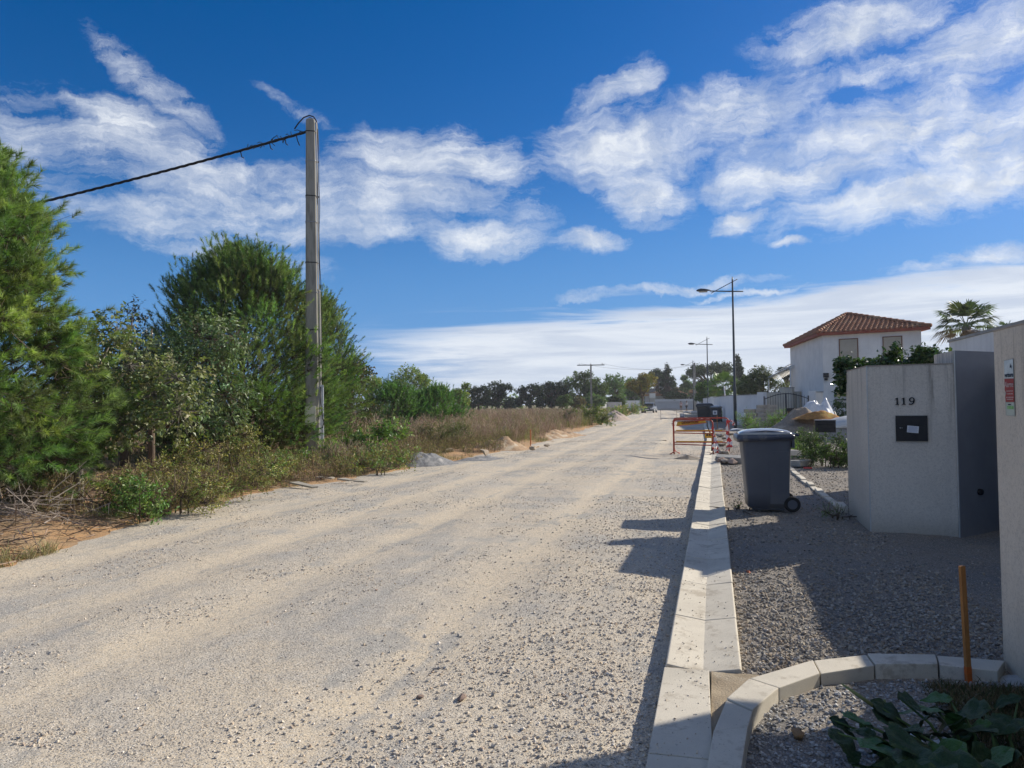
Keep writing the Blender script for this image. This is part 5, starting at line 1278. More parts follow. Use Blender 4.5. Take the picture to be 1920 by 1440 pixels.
# ================================================================ VEGETATION
L_needle = leaf_mat('pine_needles', .5, .34, .35)
L_leaf = leaf_mat('leaves', .45, .30, .4); L_gloss = leaf_mat('glossy_leaves', .28, .22, .6); L_dry = leaf_mat('dry_stems', .8, .15, .1, (1, 1, .8))
L_far = leaf_mat('far_leaves', .6, .25, .25)
m_bark = M('bark', (.14, .105, .075), (.085, .065, .05), 14, .95, 1.0, 30, stretch=(1, 1, .3)); m_barkg = M('grey_bark', (.22, .20, .17), (.14, .125, .11), 14, .95, .8, 30, stretch=(1, 1, .3))
def needles(base, axis, length, n, nl, w, col, spread=.75, r=None):
    """tufted shoots. base (S,3) axis (S,3) length (S,) -> triangles"""
    r = r or rng; S = len(base)
    B = np.repeat(base, n, 0); A_ = np.repeat(axis, n, 0); L = np.repeat(length, n)
    s = r.random(S*n)**.8; o = B+A_*(L*s)[:, None]
    p = rdir(S*n, r); p = unit(p-A_*(p*A_).sum(1, keepdims=True))
    ang = spread*(1.0-.35*s)+r.normal(0, .1, S*n)
    d = A_*np.cos(ang)[:, None]+p*np.sin(ang)[:, None]
    tip = o+d*(nl*(.8+.4*r.random(S*n)))[:, None]; tip[:, 2] -= .004
    side = unit(np.cross(d, rdir(S*n, r)))*(w/2)
    V = np.stack([o-side, o+side, tip], 1).reshape(-1, 3)
    Fc = np.arange(len(V)).reshape(-1, 3)
    c = np.repeat(np.repeat(col, n, 0)*(.85+.3*r.random((S*n, 1))), 3, 0)
    return V, Fc, c
def twigs(p0, p1, r0, sag=0.0, k=3):
    """straight-ish tapered 3 sided sticks, (N,3)->(N,3)"""
    N_ = len(p0); d = unit(p1-p0); a = unit(np.cross(d, np.array([.3, .2, 1.0]))); b = np.cross(d, a)
    V = []; 
    for q in range(k):
        an = 2*math.pi*q/k; V.append(p0+(a*math.cos(an)+b*math.sin(an))*r0[:, None])
    for q in range(k):
        an = 2*math.pi*q/k; V.append(p1+(a*math.cos(an)+b*math.sin(an))*(r0*.45)[:, None])
    V = np.stack(V, 1).reshape(-1, 3); i = np.arange(N_)*2*k
    Fc = np.concatenate([np.stack([i+q, i+(q+1) % k, i+k+(q+1) % k], 1) for q in range(k)]+[np.stack([i+q, i+k+(q+1) % k, i+k+q], 1) for q in range(k)])
    return V, Fc
def leaves(pos, nrm, dirn, L, Wd, col, fold=.25):
    """diamond leaves folded on the midrib: 4 corners, 2 triangles"""
    n = len(pos); d = unit(dirn-nrm*(dirn*nrm).sum(1, keepdims=True)); s = np.cross(d, nrm)
    L = np.broadcast_to(L, (n,))[:, None]; Wd = np.broadcast_to(Wd, (n,))[:, None]
    a = pos; t = pos+d*L; m = pos+d*L*.45
    l = m+s*Wd/2+nrm*Wd*fold; r_ = m-s*Wd/2+nrm*Wd*fold
    V = np.stack([a, r_, t, l], 1).reshape(-1, 3); i = np.arange(n)*4
    Fc = np.concatenate([np.stack([i, i+1, i+2], 1), np.stack([i, i+2, i+3], 1)])
    return V, Fc, np.repeat(col, 4, 0)
def palette(n, cols, r=None, jit=.18):
    r = r or rng; cols = np.array(cols); c = cols[r.integers(0, len(cols), n)]
    return np.clip(c*(1+jit*r.normal(size=(n, 1)))*(1+.06*r.normal(size=(n, 3))), .004, 1)

def pine(label, base, prof, nb, spb, nn, nl, w, cols, seed, slen=(.22, .42), trunk=True, zlow=.3, name='pine_tree', boughr=.42, updir=.9, spread=.7):
    """prof(t)-> crown radius for height fraction t; nb boughs, spb shoots per bough"""
    r = np.random.default_rng(seed); H_, rf = prof
    t_ = thing(name, label, 'tree', base)
    u = r.random(nb); z = zlow+(H_-zlow)*u; R = np.array([rf((zz-zlow)/(H_-zlow)) for zz in z])
    ph = r.random(nb)*2*math.pi; k = .45+.53*r.random(nb)**.5; k[:nb//7] = .15+.3*r.random(nb//7)
    bx = np.stack([np.cos(ph)*R*k, np.sin(ph)*R*k, z], 1)
    outw = np.stack([np.cos(ph), np.sin(ph), np.zeros(nb)], 1)
    tt = u[:, None]
    bdir = unit(outw*(1.15-.75*tt)+np.array([0, 0, 1.0])*(.12+updir*.75*tt)+.22*r.normal(size=(nb, 3)))
    # shoots
    S = nb*spb; Bc = np.repeat(bx, spb, 0); Bd = np.repeat(bdir, spb, 0)
    off = r.normal(size=(S, 3))*boughr*.45; sb = Bc+off+Bd*(r.random(S)*.3-.1)[:, None]
    ax = unit(Bd*.9+np.array([0, 0, updir*.38])+unit(off)*.5+.30*r.normal(size=(S, 3)))
    L = slen[0]+(slen[1]-slen[0])*r.random(S)
    sh = sb; keep = sh[:, 2] > .12
    sh, ax, L = sh[keep], ax[keep], L[keep]; Bq = Bc[keep]
    colb = palette(nb, cols, r, .12); cs_ = np.repeat(colb, spb, 0)[keep]*(.55+.95*r.random((len(sh), 1)))
    V, Fc, c = needles(sh, ax, L, nn, nl, w, cs_, spread, r=r)
    link('needles', fast_mesh('needles', V, Fc, L_needle, c), t_)
    # limbs: trunk -> bough -> shoot
    z0 = np.maximum(bx[:, 2]-R*.55-.2*r.random(nb), .1*H_); p0 = np.stack([np.zeros(nb), np.zeros(nb), z0], 1)
    sel = r.random(nb) < .4; p0 = p0+r.normal(size=(nb, 3))*[.12, .12, .3]*H_*.12; p0[:, 2] = np.abs(p0[:, 2]); V1, F1 = twigs(p0[sel], (bx-bdir*.1)[sel], .006+.006*R[sel])
    V2, F2 = twigs(Bq-.15*np.repeat(bdir, spb, 0)[keep], sh+ax*(L*.8)[:, None], np.full(len(sh), .0045))
    link('branches', fast_mesh('branches', np.concatenate([V1, V2]), np.concatenate([F1, F2+len(V1)]), m_bark), t_)
    if trunk:
        b = MB(); n = 8; b.tube([(.05*math.sin(i*1.3), .05*math.cos(i*1.7), H_*.93*i/n-.15) for i in range(n+1)], [.13*(1-.85*i/n)*H_/5 for i in range(n+1)], 9); b.obj('trunk', m_bark, t_)
    return t_
GR_P = [(.185, .28, .085), (.14, .23, .07), (.25, .335, .11), (.105, .18, .055), (.17, .25, .09)]
GR_P2 = [(.15, .23, .075), (.115, .195, .065), (.20, .28, .09), (.085, .155, .055), (.16, .22, .09)]
def egg(Rm, low=.35, pw=.8):
    return lambda t: Rm*(math.sin(math.pi*min(1, max(0, (low+(1-low)*t)))**pw)**.75 if t < 1 else .05)
# big pine cut by the left edge, big pine behind the pole, smaller pine beyond it
q = gnd(-135, 985, 0)
pine('bright green pine cut off by the left edge of the photo', (q[0]+.1, q[1]+.2, .0), (4.95, lambda t: 1.85*(1-t**2.2)**.75*(.90+.10*math.sin(t*9)) + .06), 360, 16, 86, .105, .0062, GR_P, 11, zlow=.62, slen=(.07, .22), boughr=.34, spread=.95, updir=.75)
q = at(455, 800, 20.5)
pine('tall round-topped pine standing just left of the concrete pole', (q[0], q[1], .0), (5.55, lambda t: 2.45*(1-t**3.2)**.60*(.86+.14*min(1, t*3.2)) + .05), 450, 17, 54, .10, .0115, GR_P2, 12, zlow=.35, slen=(.14, .44), boughr=.38, updir=1.15, spread=.85)
q = at(607, 800, 24)
pine('darker pine showing right of the concrete pole', (q[0], q[1], .0), (4.7, lambda t: 1.15*(1-t**2.2)**.7*(.85+.15*min(1, t*3)) + .05), 130, 18, 40, .09, .013, GR_P2, 13, zlow=.3, slen=(.15, .40), boughr=.42, updir=1.1, spread=.8)
for (px, D, H_, Rm, lab, sd) in ((735, 40, 2.35, 1.55, 'left of two bushy young pines in the field beyond the pole', 14), (818, 42, 2.1, 1.75, 'right of two bushy young pines in the field beyond the pole', 15), (772, 43.5, 1.9, 1.2, 'low young pine filling the gap between the two bushy ones', 16)):
    q = at(px, 790, D)
    pine(lab, (q[0], q[1], .0), (H_, lambda t, Rm=Rm: Rm*(1-t**2.2)**.6*(.85+.15*min(1, t*4)) + .05), 95, 14, 24, .13, .024, [(.09, .19, .055), (.075, .16, .045), (.11, .22, .065)], sd, trunk=False, zlow=.15, slen=(.15, .5), boughr=.38, updir=1.3, spread=.85, name='young_pine')

def leafy(name, label, base, H_, blobs, nl, L, Wd, cols, seed, mat=None, bark=None, trunk_r=.07, droop=.2, cat='tree', stems=1, tw=260, lean=(0, 0), fork=.35, shell=.5, sprig=3.2):
    """blobs: (x,y,z,r) clumps of foliage relative to the base; leaves sit on sprigs inside the clumps"""
    r = np.random.default_rng(seed); t_ = thing(name, label, cat, base); mat = mat or L_leaf; bark = bark or m_bark
    bl = np.array(blobs, float); vol = bl[:, 3]**2; pr = vol/vol.sum()
    spr = max(8, nl//9); bi = r.choice(len(bl), spr, p=pr)
    rad = bl[bi, 3]*(shell+(1-shell)*r.random(spr))**.7; dr = rdir(spr, r); dr[:, 2] *= .85
    sp = bl[bi, :3]+dr*rad[:, None]; ok = sp[:, 2] > .04; sp, bi, dr = sp[ok], bi[ok], dr[ok]; spr = len(sp)
    sdir = unit(dr+.5*rdir(spr, r)+np.array([0, 0, .25-droop]))
    k = 9; sc = palette(spr, cols, r, .16)
    P = np.repeat(sp, k, 0)+np.repeat(sdir, k, 0)*(np.tile(np.linspace(-.5, .5, k), spr)*L*sprig)[:, None]+r.normal(size=(spr*k, 3))*L*.28
    n_ = unit(np.repeat(dr, k, 0)*.6+rdir(spr*k, r)*.75+np.array([0, 0, .45])); dd = unit(np.repeat(sdir, k, 0)+rdir(spr*k, r)*.8+np.array([0, 0, -droop]))
    sz = .7+.6*r.random(spr*k)
    V, Fc, c = leaves(P, n_, dd, L*sz, Wd*sz, np.repeat(sc, k, 0)*(.85+.3*r.random((spr*k, 1))))
    link('foliage', fast_mesh('foliage', V, Fc, mat, c), t_)
    # limbs
    b = MB(); fk = H_*fork
    for s in range(stems):
        ox, oy = (0, 0) if stems == 1 else (r.normal()*.12, r.normal()*.12)
        b.tube([(ox, oy, -.12), (ox+lean[0]*.3, oy+lean[1]*.3, fk*.6), (ox*2+lean[0]*.6, oy*2+lean[1]*.6, fk), (ox*3+lean[0], oy*3+lean[1], H_*.72)], [trunk_r, trunk_r*.85, trunk_r*.7, trunk_r*.2], 8)
    for x, y, z, rr_ in bl[:40]:
        zz = min(max(fk*.8, z*.55), H_*.6); f_ = zz/(H_*.72); b.tube([(lean[0]*f_, lean[1]*f_, zz), (x*.5+lean[0]*f_*.5, y*.5, (zz+z)/2-.03), (x, y, z)], [trunk_r*.42, trunk_r*.28, trunk_r*.12], 5)
    b.obj('trunk' if cat == 'tree' else 'stems', bark, t_)
    m_ = min(spr, tw); V1, F1 = twigs(bl[bi[:m_], :3], sp[:m_]+sdir[:m_]*L, np.full(m_, max(.0035, L*.05)))
    link('twigs', fast_mesh('twigs', V1, F1, bark), t_)
    return t_
def blobs_round(rx, ry, z0, z1, n, rmin, rmax, seed, pw=1.0, shell=.75):
    r = np.random.default_rng(seed); out = []
    for i in range(n):
        d = rdir(1, r)[0]; k = shell+(1-shell)*r.random()
        out.append((d[0]*rx*k, d[1]*ry*k, (z0+z1)/2+d[2]*(z1-z0)/2*k, rmin+(rmax-rmin)*r.random()))
    out.append((0, 0, (z0+z1)/2, min(rx, ry)*.7)); return out
GL1 = [(0.178, 0.218, 0.089), (0.137, 0.184, 0.075), (0.218, 0.246, 0.116), (0.116, 0.164, 0.069), (0.261, 0.261, 0.137)]
GL2 = [(0.112, 0.176, 0.077), (0.091, 0.148, 0.063), (0.141, 0.211, 0.099), (0.183, 0.239, 0.12)]
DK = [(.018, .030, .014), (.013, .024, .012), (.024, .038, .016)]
# trees between the two pines
q = gnd(146, 946, .05)
leafy('leafy_tree', 'small broad-leaved tree with a short visible trunk near the left pine', (q[0], q[1], .02), 2.9, [(.15, .1, 2.35, .42), (.75, .2, 2.1, .5), (-.45, .1, 2.0, .45), (.3, -.3, 1.75, .5), (1.15, .2, 1.65, .5), (-.55, -.2, 1.35, .45), (.2, .3, 1.3, .5), (.95, -.1, 1.25, .45), (-.3, -.35, .85, .38), (-.6, 0, .75, .3), (.5, -.3, .95, .35), (1.5, .3, 1.9, .45), (1.7, .1, 1.4, .45), (.6, .1, 2.65, .3)], 6200, .072, .052, GL1, 31, L_leaf, m_barkg, .085, .25, tw=600, fork=.25)
q = gnd(284, 890, .05)
leafy('leafy_tree', 'second broad-leaved tree with a thin dark trunk, behind and right of the first', (q[0], q[1], .02), 4.4, [(.25, 0, 2.5, .45), (1.0, .2, 3.1, .55), (1.5, 0, 2.9, .6), (.3, -.3, 2.4, .7), (1.6, -.1, 2.3, .7), (-.5, 0, 1.9, .5), (.9, -.3, 1.8, .6), (1.9, 0, 1.7, .6), (-.5, 0, 1.6, .5), (1.4, -.3, 1.3, .5), (2.2, -.2, 2.9, .5), (2.1, -.2, 1.15, .45)], 6500, .105, .042, GL2, 32, L_leaf, m_bark, .08, .55, tw=600, fork=.3)
q = at(232, 800, 17.5)
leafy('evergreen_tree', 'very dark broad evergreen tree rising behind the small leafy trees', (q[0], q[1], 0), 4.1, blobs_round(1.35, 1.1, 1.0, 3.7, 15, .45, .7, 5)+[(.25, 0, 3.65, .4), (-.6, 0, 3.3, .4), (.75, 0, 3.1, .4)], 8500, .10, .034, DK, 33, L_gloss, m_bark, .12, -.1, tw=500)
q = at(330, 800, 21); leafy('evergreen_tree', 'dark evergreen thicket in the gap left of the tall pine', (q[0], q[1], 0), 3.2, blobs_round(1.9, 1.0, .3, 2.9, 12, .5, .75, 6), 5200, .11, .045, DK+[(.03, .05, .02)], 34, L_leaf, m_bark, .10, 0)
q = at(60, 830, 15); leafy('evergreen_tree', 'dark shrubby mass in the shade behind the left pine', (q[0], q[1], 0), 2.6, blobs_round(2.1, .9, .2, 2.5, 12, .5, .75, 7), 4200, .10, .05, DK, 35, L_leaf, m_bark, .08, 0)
q = at(655, 800, 30); leafy('leafy_tree', 'brownish green tree right of the dark pine beyond the pole', (q[0], q[1], 0), 3.9, blobs_round(1.05, 1.0, .5, 3.3, 14, .4, .6, 8), 4200, .12, .07, [(.07, .09, .03), (.10, .10, .04), (.12, .08, .04), (.05, .08, .03)], 36, L_leaf, m_bark, .12, .2)

# shrubs and weeds of the bank
def shrub(label, px, py, w, h, n, L, Wd, cols, seed, name='shrub', z=.08, d=.7, mat=None, stems=5, droop=.0):
    q = gnd(px, py, z); r = np.random.default_rng(seed)
    bl = [(r.uniform(-.5, .5)*w, r.uniform(-.5, .5)*w*d, h*r.uniform(.12, .82), w*r.uniform(.15, .26)+.04) for _ in range(10)]
    return leafy(name, label, (q[0], q[1], .03), h, bl, n, L, Wd, cols, seed, mat or L_leaf, m_bark, .012, droop, cat='shrub', stems=stems, tw=400, shell=.15)
YG = [(0.308, 0.308, 0.089), (0.227, 0.259, 0.082), (0.389, 0.356, 0.13), (0.276, 0.211, 0.097), (0.179, 0.227, 0.065)]
GG = [(0.135, 0.239, 0.06), (0.179, 0.299, 0.075), (0.105, 0.194, 0.053), (0.239, 0.329, 0.105)]
shrub('low green leafy weed nearest the road in front of the small tree trunk', 262, 968, .8, .55, 1500, .05, .028, GG, 51)
shrub('yellowish straggling shrub left of the long roadside shrub mass', 215, 955, .7, .5, 1100, .04, .018, YG, 52)
shrub('yellow-green shrub at the left end of the long roadside thicket', 330, 955, 1.1, .85, 3000, .045, .016, YG, 53)
shrub('bushy yellow-green shrub in the middle of the roadside thicket', 400, 935, 1.3, 1.0, 3800, .045, .016, YG, 54)
shrub('tall feathery yellow-green shrub behind the roadside thicket', 445, 905, 1.6, 1.15, 4200, .05, .017, YG, 55)
shrub('olive coloured shrub at the right end of the roadside thicket', 495, 905, 1.1, .6, 3200, .045, .018, YG+GG, 56)
shrub('thin weedy shrub left of the concrete pole foot', 532, 880, .7, .4, 2000, .045, .02, YG+GG, 57)
shrub('small leafy creeper climbing the foot of the concrete pole', 570, 872, .3, .45, 500, .07, .05, GG, 58)
shrub('broad green leafy plant just right of the pole foot', 650, 868, 1.1, .45, 1900, .085, .06, GG, 59)
shrub('fresh green bush with big leaves beyond the survey stake', 690, 853, 1.4, .85, 2600, .10, .075, GG, 60)
shrub('low yellow-green clump at the road edge right of the pole', 705, 884, 1.4, .32, 2200, .05, .022, YG+GG, 61)
shrub('mixed green clump at the foot of the grey spoil mound', 735, 872, .9, .5, 1200, .05, .022, YG+GG, 62)
shrub('rounded green fennel-like bush left of the sandy heap', 858, 838, 1.5, .95, 4200, .07, .016, [(.12, .16, .05), (.15, .18, .06), (.10, .13, .04)], 63)
shrub('greyish green bush behind the grey spoil mound', 790, 835, 1.5, .75, 2600, .07, .02, [(.15, .15, .07), (.12, .13, .06), (.19, .16, .09)], 64)
shrub('green roadside weeds beyond the sandy bank', 1108, 797, 2.2, 1.2, 2600, .16, .06, [(.13, .17, .05), (.16, .19, .06), (.10, .14, .04)], 65, d=2.6)
shrub('yellow-green weeds at the far bend of the left road edge', 1146, 784, 2.4, 1.0, 1600, .2, .07, YG+GG, 66, d=2)
shrub('weeds under the yellow tree beside the parked car', 1182, 776, 3.2, 1.2, 1600, .25, .09, YG+GG, 67, d=1)
# pale tall mullein-like spikes
for (px, py, h, lab, sd) in ((737, 842, 1.15, 'tall pale grey-green weed spike, leftmost of three before the young pines', 71), (757, 840, 1.0, 'pale grey-green weed spike in the middle of three before the young pines', 72), (700, 838, .8, 'short pale weed spike left of the young pines', 73)):
    q = gnd(px, py, .1); leafy('weed_spike', lab, (q[0], q[1], .05), h, [(.0, 0, h*k, .07+.10*(1-k)) for k in (.3, .45, .6, .75, .9, 1.0)]+[(.12, 0, h*.5, .1), (-.12, 0, h*.45, .1)], 700, .07, .022, [(.22, .25, .15), (.18, .21, .12)], sd, L_leaf, m_barkg, .01, -.5, cat='weed', tw=50, shell=0)
# shrub under the mailbox and others on the verge
shrub('dark green shrub growing round the mailbox post', 1535, 872, .95, .75, 2800, .07, .018, [(.05, .09, .025), (.07, .12, .03), (.04, .07, .02)], 81, z=.05)
shrub('brighter green leafy shrub between mailbox and numbered wall', 1574, 876, .65, .72, 2400, .055, .024, [(.10, .17, .035), (.13, .20, .05), (.06, .10, .03)], 82, z=.05)
shrub('low green weeds spreading left of the mailbox shrub', 1508, 858, .9, .40, 1500, .07, .02, GG, 83, z=.05)
shrub('grey-green weeds in front of the gravel pile', 1510, 845, 1.2, .55, 1800, .08, .03, [(.08, .12, .05), (.10, .15, .06)], 84, z=.05)
shrub('bright green grass tuft between the block stack and the spoil heap', 1432, 812, 1.6, .8, 1800, .16, .02, [(.13, .24, .04), (.17, .28, .06)], 85, z=.05, droop=-.8, d=.4)
shrub('leafy green plant left of the numbered wall above the trailer', 1578, 800, .9, 1.5, 1300, .11, .07, [(.05, .10, .025), (.08, .15, .04)], 86, z=.05)
shrub('small green tuft of grass at the foot of the numbered wall', 1570, 972, .3, .10, 420, .04, .006, [(.10, .16, .03), (.14, .2, .05)], 87, z=.02, droop=-.4)
shrub('tiny green weed on the verge left of the wheelie bin', 1384, 955, .16, .06, 140, .03, .010, [(.16, .24, .05)], 88, z=.02)
shrub('small dark weeds beside the far bins', 1358, 790, 1.2, .9, 900, .14, .06, GG, 89, z=.0)

# climbing plant over the numbered wall
vn = thing('climbing_plant', 'glossy evergreen creeper spilling over the top of the numbered wall', 'plant', (2.0, 10.15, 1.8))
r = np.random.default_rng(90); bl = []
for i in range(46):
    u = r.random(); x = -.42+1.15*u; bl.append((x, .15+.30*r.random()-.25*u, .02+.10*r.random()+.03*u+(.05 if u > .62 else 0), .075+.04*r.random()))
for i in range(8): bl.append((-.41+.025*r.normal(), .18+.04*r.normal(), .03-.036*i, .035))
for i in range(2): bl.append((-.40-.03*i, .2, .10, .03))
bl += [(.20, .1, .22, .035), (.21, .1, .28, .025), (.10, .1, .18, .04), (.48, .0, .24, .06), (.62, 0, .22, .07), (.6, -.1, .13, .09), (.72, -.2, .16, .06)]
bl = np.array(bl); n = 620; bi = r.integers(0, len(bl), n); dr = rdir(n, r); sp = bl[bi, :3]+dr*(bl[bi, 3]*(.4+.6*r.random(n)))[:, None]
k = 6; P = np.repeat(sp, k, 0)+r.normal(size=(n*k, 3))*.035; nn_ = unit(rdir(n*k, r)+np.array([0, -.3, .7])); dd = unit(rdir(n*k, r)+np.array([0, 0, -.3])); sz = .7+.6*r.random(n*k)
V, Fc, c = leaves(P, nn_, dd, .062*sz, .042*sz, palette(n*k, [(.035, .075, .022), (.05, .10, .03), (.028, .058, .02), (.10, .16, .04)], r)); link('leaves', fast_mesh('leaves', V, Fc, L_gloss, c), vn)
V, Fc = twigs(bl[bi[:300], :3]*[1, 1, .8], sp[:300], np.full(300, .004)); link('stems', fast_mesh('stems', V, Fc, m_bark), vn)
b = MB()
for k in range(9): x = -.4+.13*k; b.tube([(x, .3, -.02), (x+.1, .1, .06), (x+.22, -.1, .03)], .006, 4)
b.obj('runner', M('dry_runner', (.3, .22, .12)), vn)

# foreground plant with large dark leaves in the bed
def big_leaf_mesh(seed):
    r = random.Random(seed); b = MB(); n = 9; m = 6
    lob = [0, .30, .52, .48, .62, .50, .44, .26, .12, 0]
    def f(u, v):
        x = (u-.5)*2; i = v*n; a = int(min(i, n-1)); w = lob[a]*(1-(i-a))+lob[a+1]*(i-a)
        return (x*w*.95, v*1.05-.05*abs(x)*(1-v)*3, -.30*v*v + .16*abs(x)*w - .05*x*x*w+.03*math.sin(v*14+r.random())+.02*math.cos(x*9+seed))
    b.grid(f, m, n*2)
    return b
m_bleaf = M('large_leaf', (.022, .055, .017), (.033, .075, .022), 7, .5, 1.0, 26, spec=.35, c3=(.08, .11, .03), s3=4)
m_bleaf2 = M('fresh_leaf', (.045, .115, .018), (.06, .14, .025), 9, .5, .7, 14, spec=.4)
blm = []
for s in range(4): blm.append(big_leaf_mesh(s).mesh('leaf', m_bleaf2 if s == 0 else m_bleaf))
bp_ = thing('large_leaved_plant', 'low plant with big dark lobed leaves in the bed corner nearest the camera', 'plant', (1.02, 3.25, -.05))
r = random.Random(19)
LV = [((1590, 1345), .14, .25), ((1560, 1372), .13, .27), ((1640, 1320), .15, .27), ((1690, 1312), .13, .30), ((1625, 1400), .19, .26), ((1680, 1395), .20, .30), ((1600, 1435), .16, .22), ((1720, 1375), .18, .29), ((1760, 1335), .16, .25), ((1810, 1345), .17, .25),
      ((1745, 1425), .2, .28), ((1690, 1450), .2, .3), ((1800, 1400), .19, .27), ((1850, 1330), .15, .2), ((1860, 1375), .18, .24), ((1900, 1350), .16, .2), ((1890, 1410), .2, .26), ((1830, 1440), .2, .3), ((1650, 1350), .13, .24), ((1910, 1310), .13, .15), ((1780, 1310), .12, .15), ((1870, 1450), .2, .3), ((1780, 1450), .2, .3), ((1560, 1350), .10, .22)]
b = MB()
for i, ((px, py), s, z) in enumerate(LV):
    z_ = z-.05; p = gnd(px, py, z_)-np.array(bp_.location); dx = math.atan2((px-1720), -(1380-py)+1) if False else r.uniform(0, 6.28)
    outa = math.atan2(-(px-1700)*.9, -(1400-py)*.0-1)*1.0+r.uniform(-.9, .9)
    o = link('leaf', blm[i % 4], bp_, p, (r.uniform(-.5, .15), r.uniform(-.35, .35), outa+math.pi)); o.scale = (s*.92*r.uniform(.8, 1.15), s*.92, s*1.1)
    b.tube([(p[0]*.2+r.uniform(-.1, .1), p[1]*.2+.05, .0), (p[0]*.7, p[1]*.7, p[2]*.75), tuple(p)], [.008, .006, .004], 5)
for i in range(34):      # smaller leaves between the big ones
    px, py = r.uniform(1580, 1930), r.uniform(1330, 1460)
    if px < 1640 and py < 1350: continue
    p = gnd(px, py, r.uniform(.08, .26))-np.array(bp_.location); s = r.uniform(.06, .11)
    o = link('leaf', blm[i % 4], bp_, p, (r.uniform(-.9, .4), r.uniform(-.6, .6), r.uniform(0, 6.28))); o.scale = (s*.8, s, s*1.3)
b.obj('stalks', M('green_stalk', (.10, .16, .05)), bp_)
for (p0, p1, lab) in (((1640, 1325, .16), (1578, 1282, .24), None), ((1668, 1345, .1), (1658, 1312, .2), None)):
    a_, c_ = gnd(*p0)-np.array(bp_.location), gnd(*p1)-np.array(bp_.location); b = MB(); b.tube([a_, a_*.4+c_*.6, c_], [.009, .008, .004], 6); b.obj('shoot', M('pale_shoot', (.28, .30, .12)), bp_)
for (px, py, s, lab) in ((1718, 1385, .06, 'upper of two white plastic scraps under the large dark leaves'), (1772, 1402, .075, 'larger white plastic scrap under the large dark leaves'), (1700, 1432, .05, 'lowest white plastic scrap at the picture edge under the leaves')):
    q = gnd(px, py, .06); b = MB(); b.add([(-s, -s*.6, 0), (s*.2, -s, .01), (s, s*.2, 0), (s*.3, s*.8, .02), (-s*.7, s*.5, 0), (-s, -s*.6, -.006), (s*.2, -s, .004), (s, s*.2, -.006), (s*.3, s*.8, .014), (-s*.7, s*.5, -.006)], [(0, 1, 2, 3, 4), (9, 8, 7, 6, 5)]); tag(b.obj('plastic_scrap', m_wpap, None, 0, q), lab, 'scrap')
# weeds and litter on the soil of the bed
pts = []; 
for _ in range(900):
    x = 1.0+.45*random.random()**.7; y = 3.2+1.0*random.random()
    if bedmask(x, y+.12): pts.append((x, y, float(zv(x, y))))
def blade_clump(seed, n, h, spread, w, cols, lean=.6, mat=None, seg=2):
    r = np.random.default_rng(seed); V = []; Fc = []; Cc = []; c = palette(n, cols, r, .15)
    for i in range(n):
        a = r.random()*6.28; o = np.array([r.normal()*spread, r.normal()*spread, 0]); L = h*(.5+.6*r.random()); ln = lean*r.random(); d = np.array([math.cos(a)*ln, math.sin(a)*ln, 1.0]); d /= np.linalg.norm(d)
        s = np.array([-math.sin(a), math.cos(a), 0])*w/2; m = o+d*L*.55; t = o+d*L+np.array([math.cos(a), math.sin(a), -.35])*L*.25*ln
        k = len(V); V += [o-s, o+s, m+s*.8, m-s*.8, t]; Fc += [(k, k+1, k+2), (k, k+2, k+3), (k+3, k+2, k+4)]; Cc += [c[i]]*5
    return fast_mesh('blade_clump', V, Fc, mat or L_dry, np.array(Cc))
lit = [blade_clump(i, 14, .05, .03, .005, [(.12, .10, .05), (.08, .10, .04), (.2, .16, .09)], 2.2) for i in range(3)]
pts = np.array(pts); scatter('bed_litter', pts, np.stack([0*pts[:, 0], 0*pts[:, 0], rng.random(len(pts))*6.28], 1), .6+.6*rng.random(len(pts)), lit, 'short dry weeds and litter covering the soil of the planting bed', 'weeds')

# ---- field: dry weeds, grass, twigs (nobody could count them)
DRY = [(.50, .38, .27), (.42, .30, .22), (.55, .44, .32), (.33, .24, .18), (.46, .33, .26)]
STR = [(.36, .31, .17), (.28, .27, .12), (.42, .35, .2), (.2, .22, .08)]
def weed_clump(seed, h, n=9, w=.012, cols=DRY, leafn=26, lw=.016, lcols=None):
    r = np.random.default_rng(seed); p0, p1 = [], []
    for i in range(n):
        a = r.random()*6.28; o = np.array([r.normal()*.12, r.normal()*.12, 0]); t = o+np.array([math.cos(a)*.3*r.random(), math.sin(a)*.3*r.random(), 1.0])*h*(.6+.5*r.random()); p0.append(o); p1.append(t)
        for j in range(5):
            f_ = .3+.65*r.random(); m = o+(t-o)*f_; b_ = r.random()*6.28; p0.append(m); p1.append(m+np.array([math.cos(b_)*.22, math.sin(b_)*.22, .28])*h*r.random())
    p0, p1 = np.array(p0), np.array(p1); V, Fc = twigs(p0, p1, np.full(len(p0), w/2)); c = np.repeat(palette(len(p0), cols, r, .15), 6, 0)
    if leafn:
        k = r.integers(0, len(p0), leafn); f_ = r.random(leafn)[:, None]; P = p0[k]*(1-f_)+p1[k]*f_
        V2, F2, c2 = leaves(P, rdir(leafn, r), rdir(leafn, r), lw*3, lw, palette(leafn, lcols or cols, r, .2)); Fc = np.concatenate([Fc, F2+len(V)]); V = np.concatenate([V, V2]); c = np.concatenate([c, c2])
    return fast_mesh('weed_clump', V, Fc, L_dry, c)
def field_pts(n, y0, y1, d0, d1, mask=None, pw=1.4):
    y = y0+(y1-y0)*rng.random(n)**pw; x = xl(y)-d0-(d1-d0)*rng.random(n)**1.2
    if mask is not None: k = mask(x, y); x, y = x[k], y[k]
    return np.stack([x, y, zf(x, y)-.02], 1)
def clear_pole(x, y):      # trodden, nearly bare ground around the pole foot
    return ((x-pb[0])**2+((y-pb[1]+.8)/1.5)**2) > 1.5**2
def rz_only(n): return np.stack([rng.normal(0, .12, n), rng.normal(0, .12, n), rng.random(n)*6.28], 1)
wm = [weed_clump(i, .95, 9, .013, DRY, 30, .022) for i in range(6)]
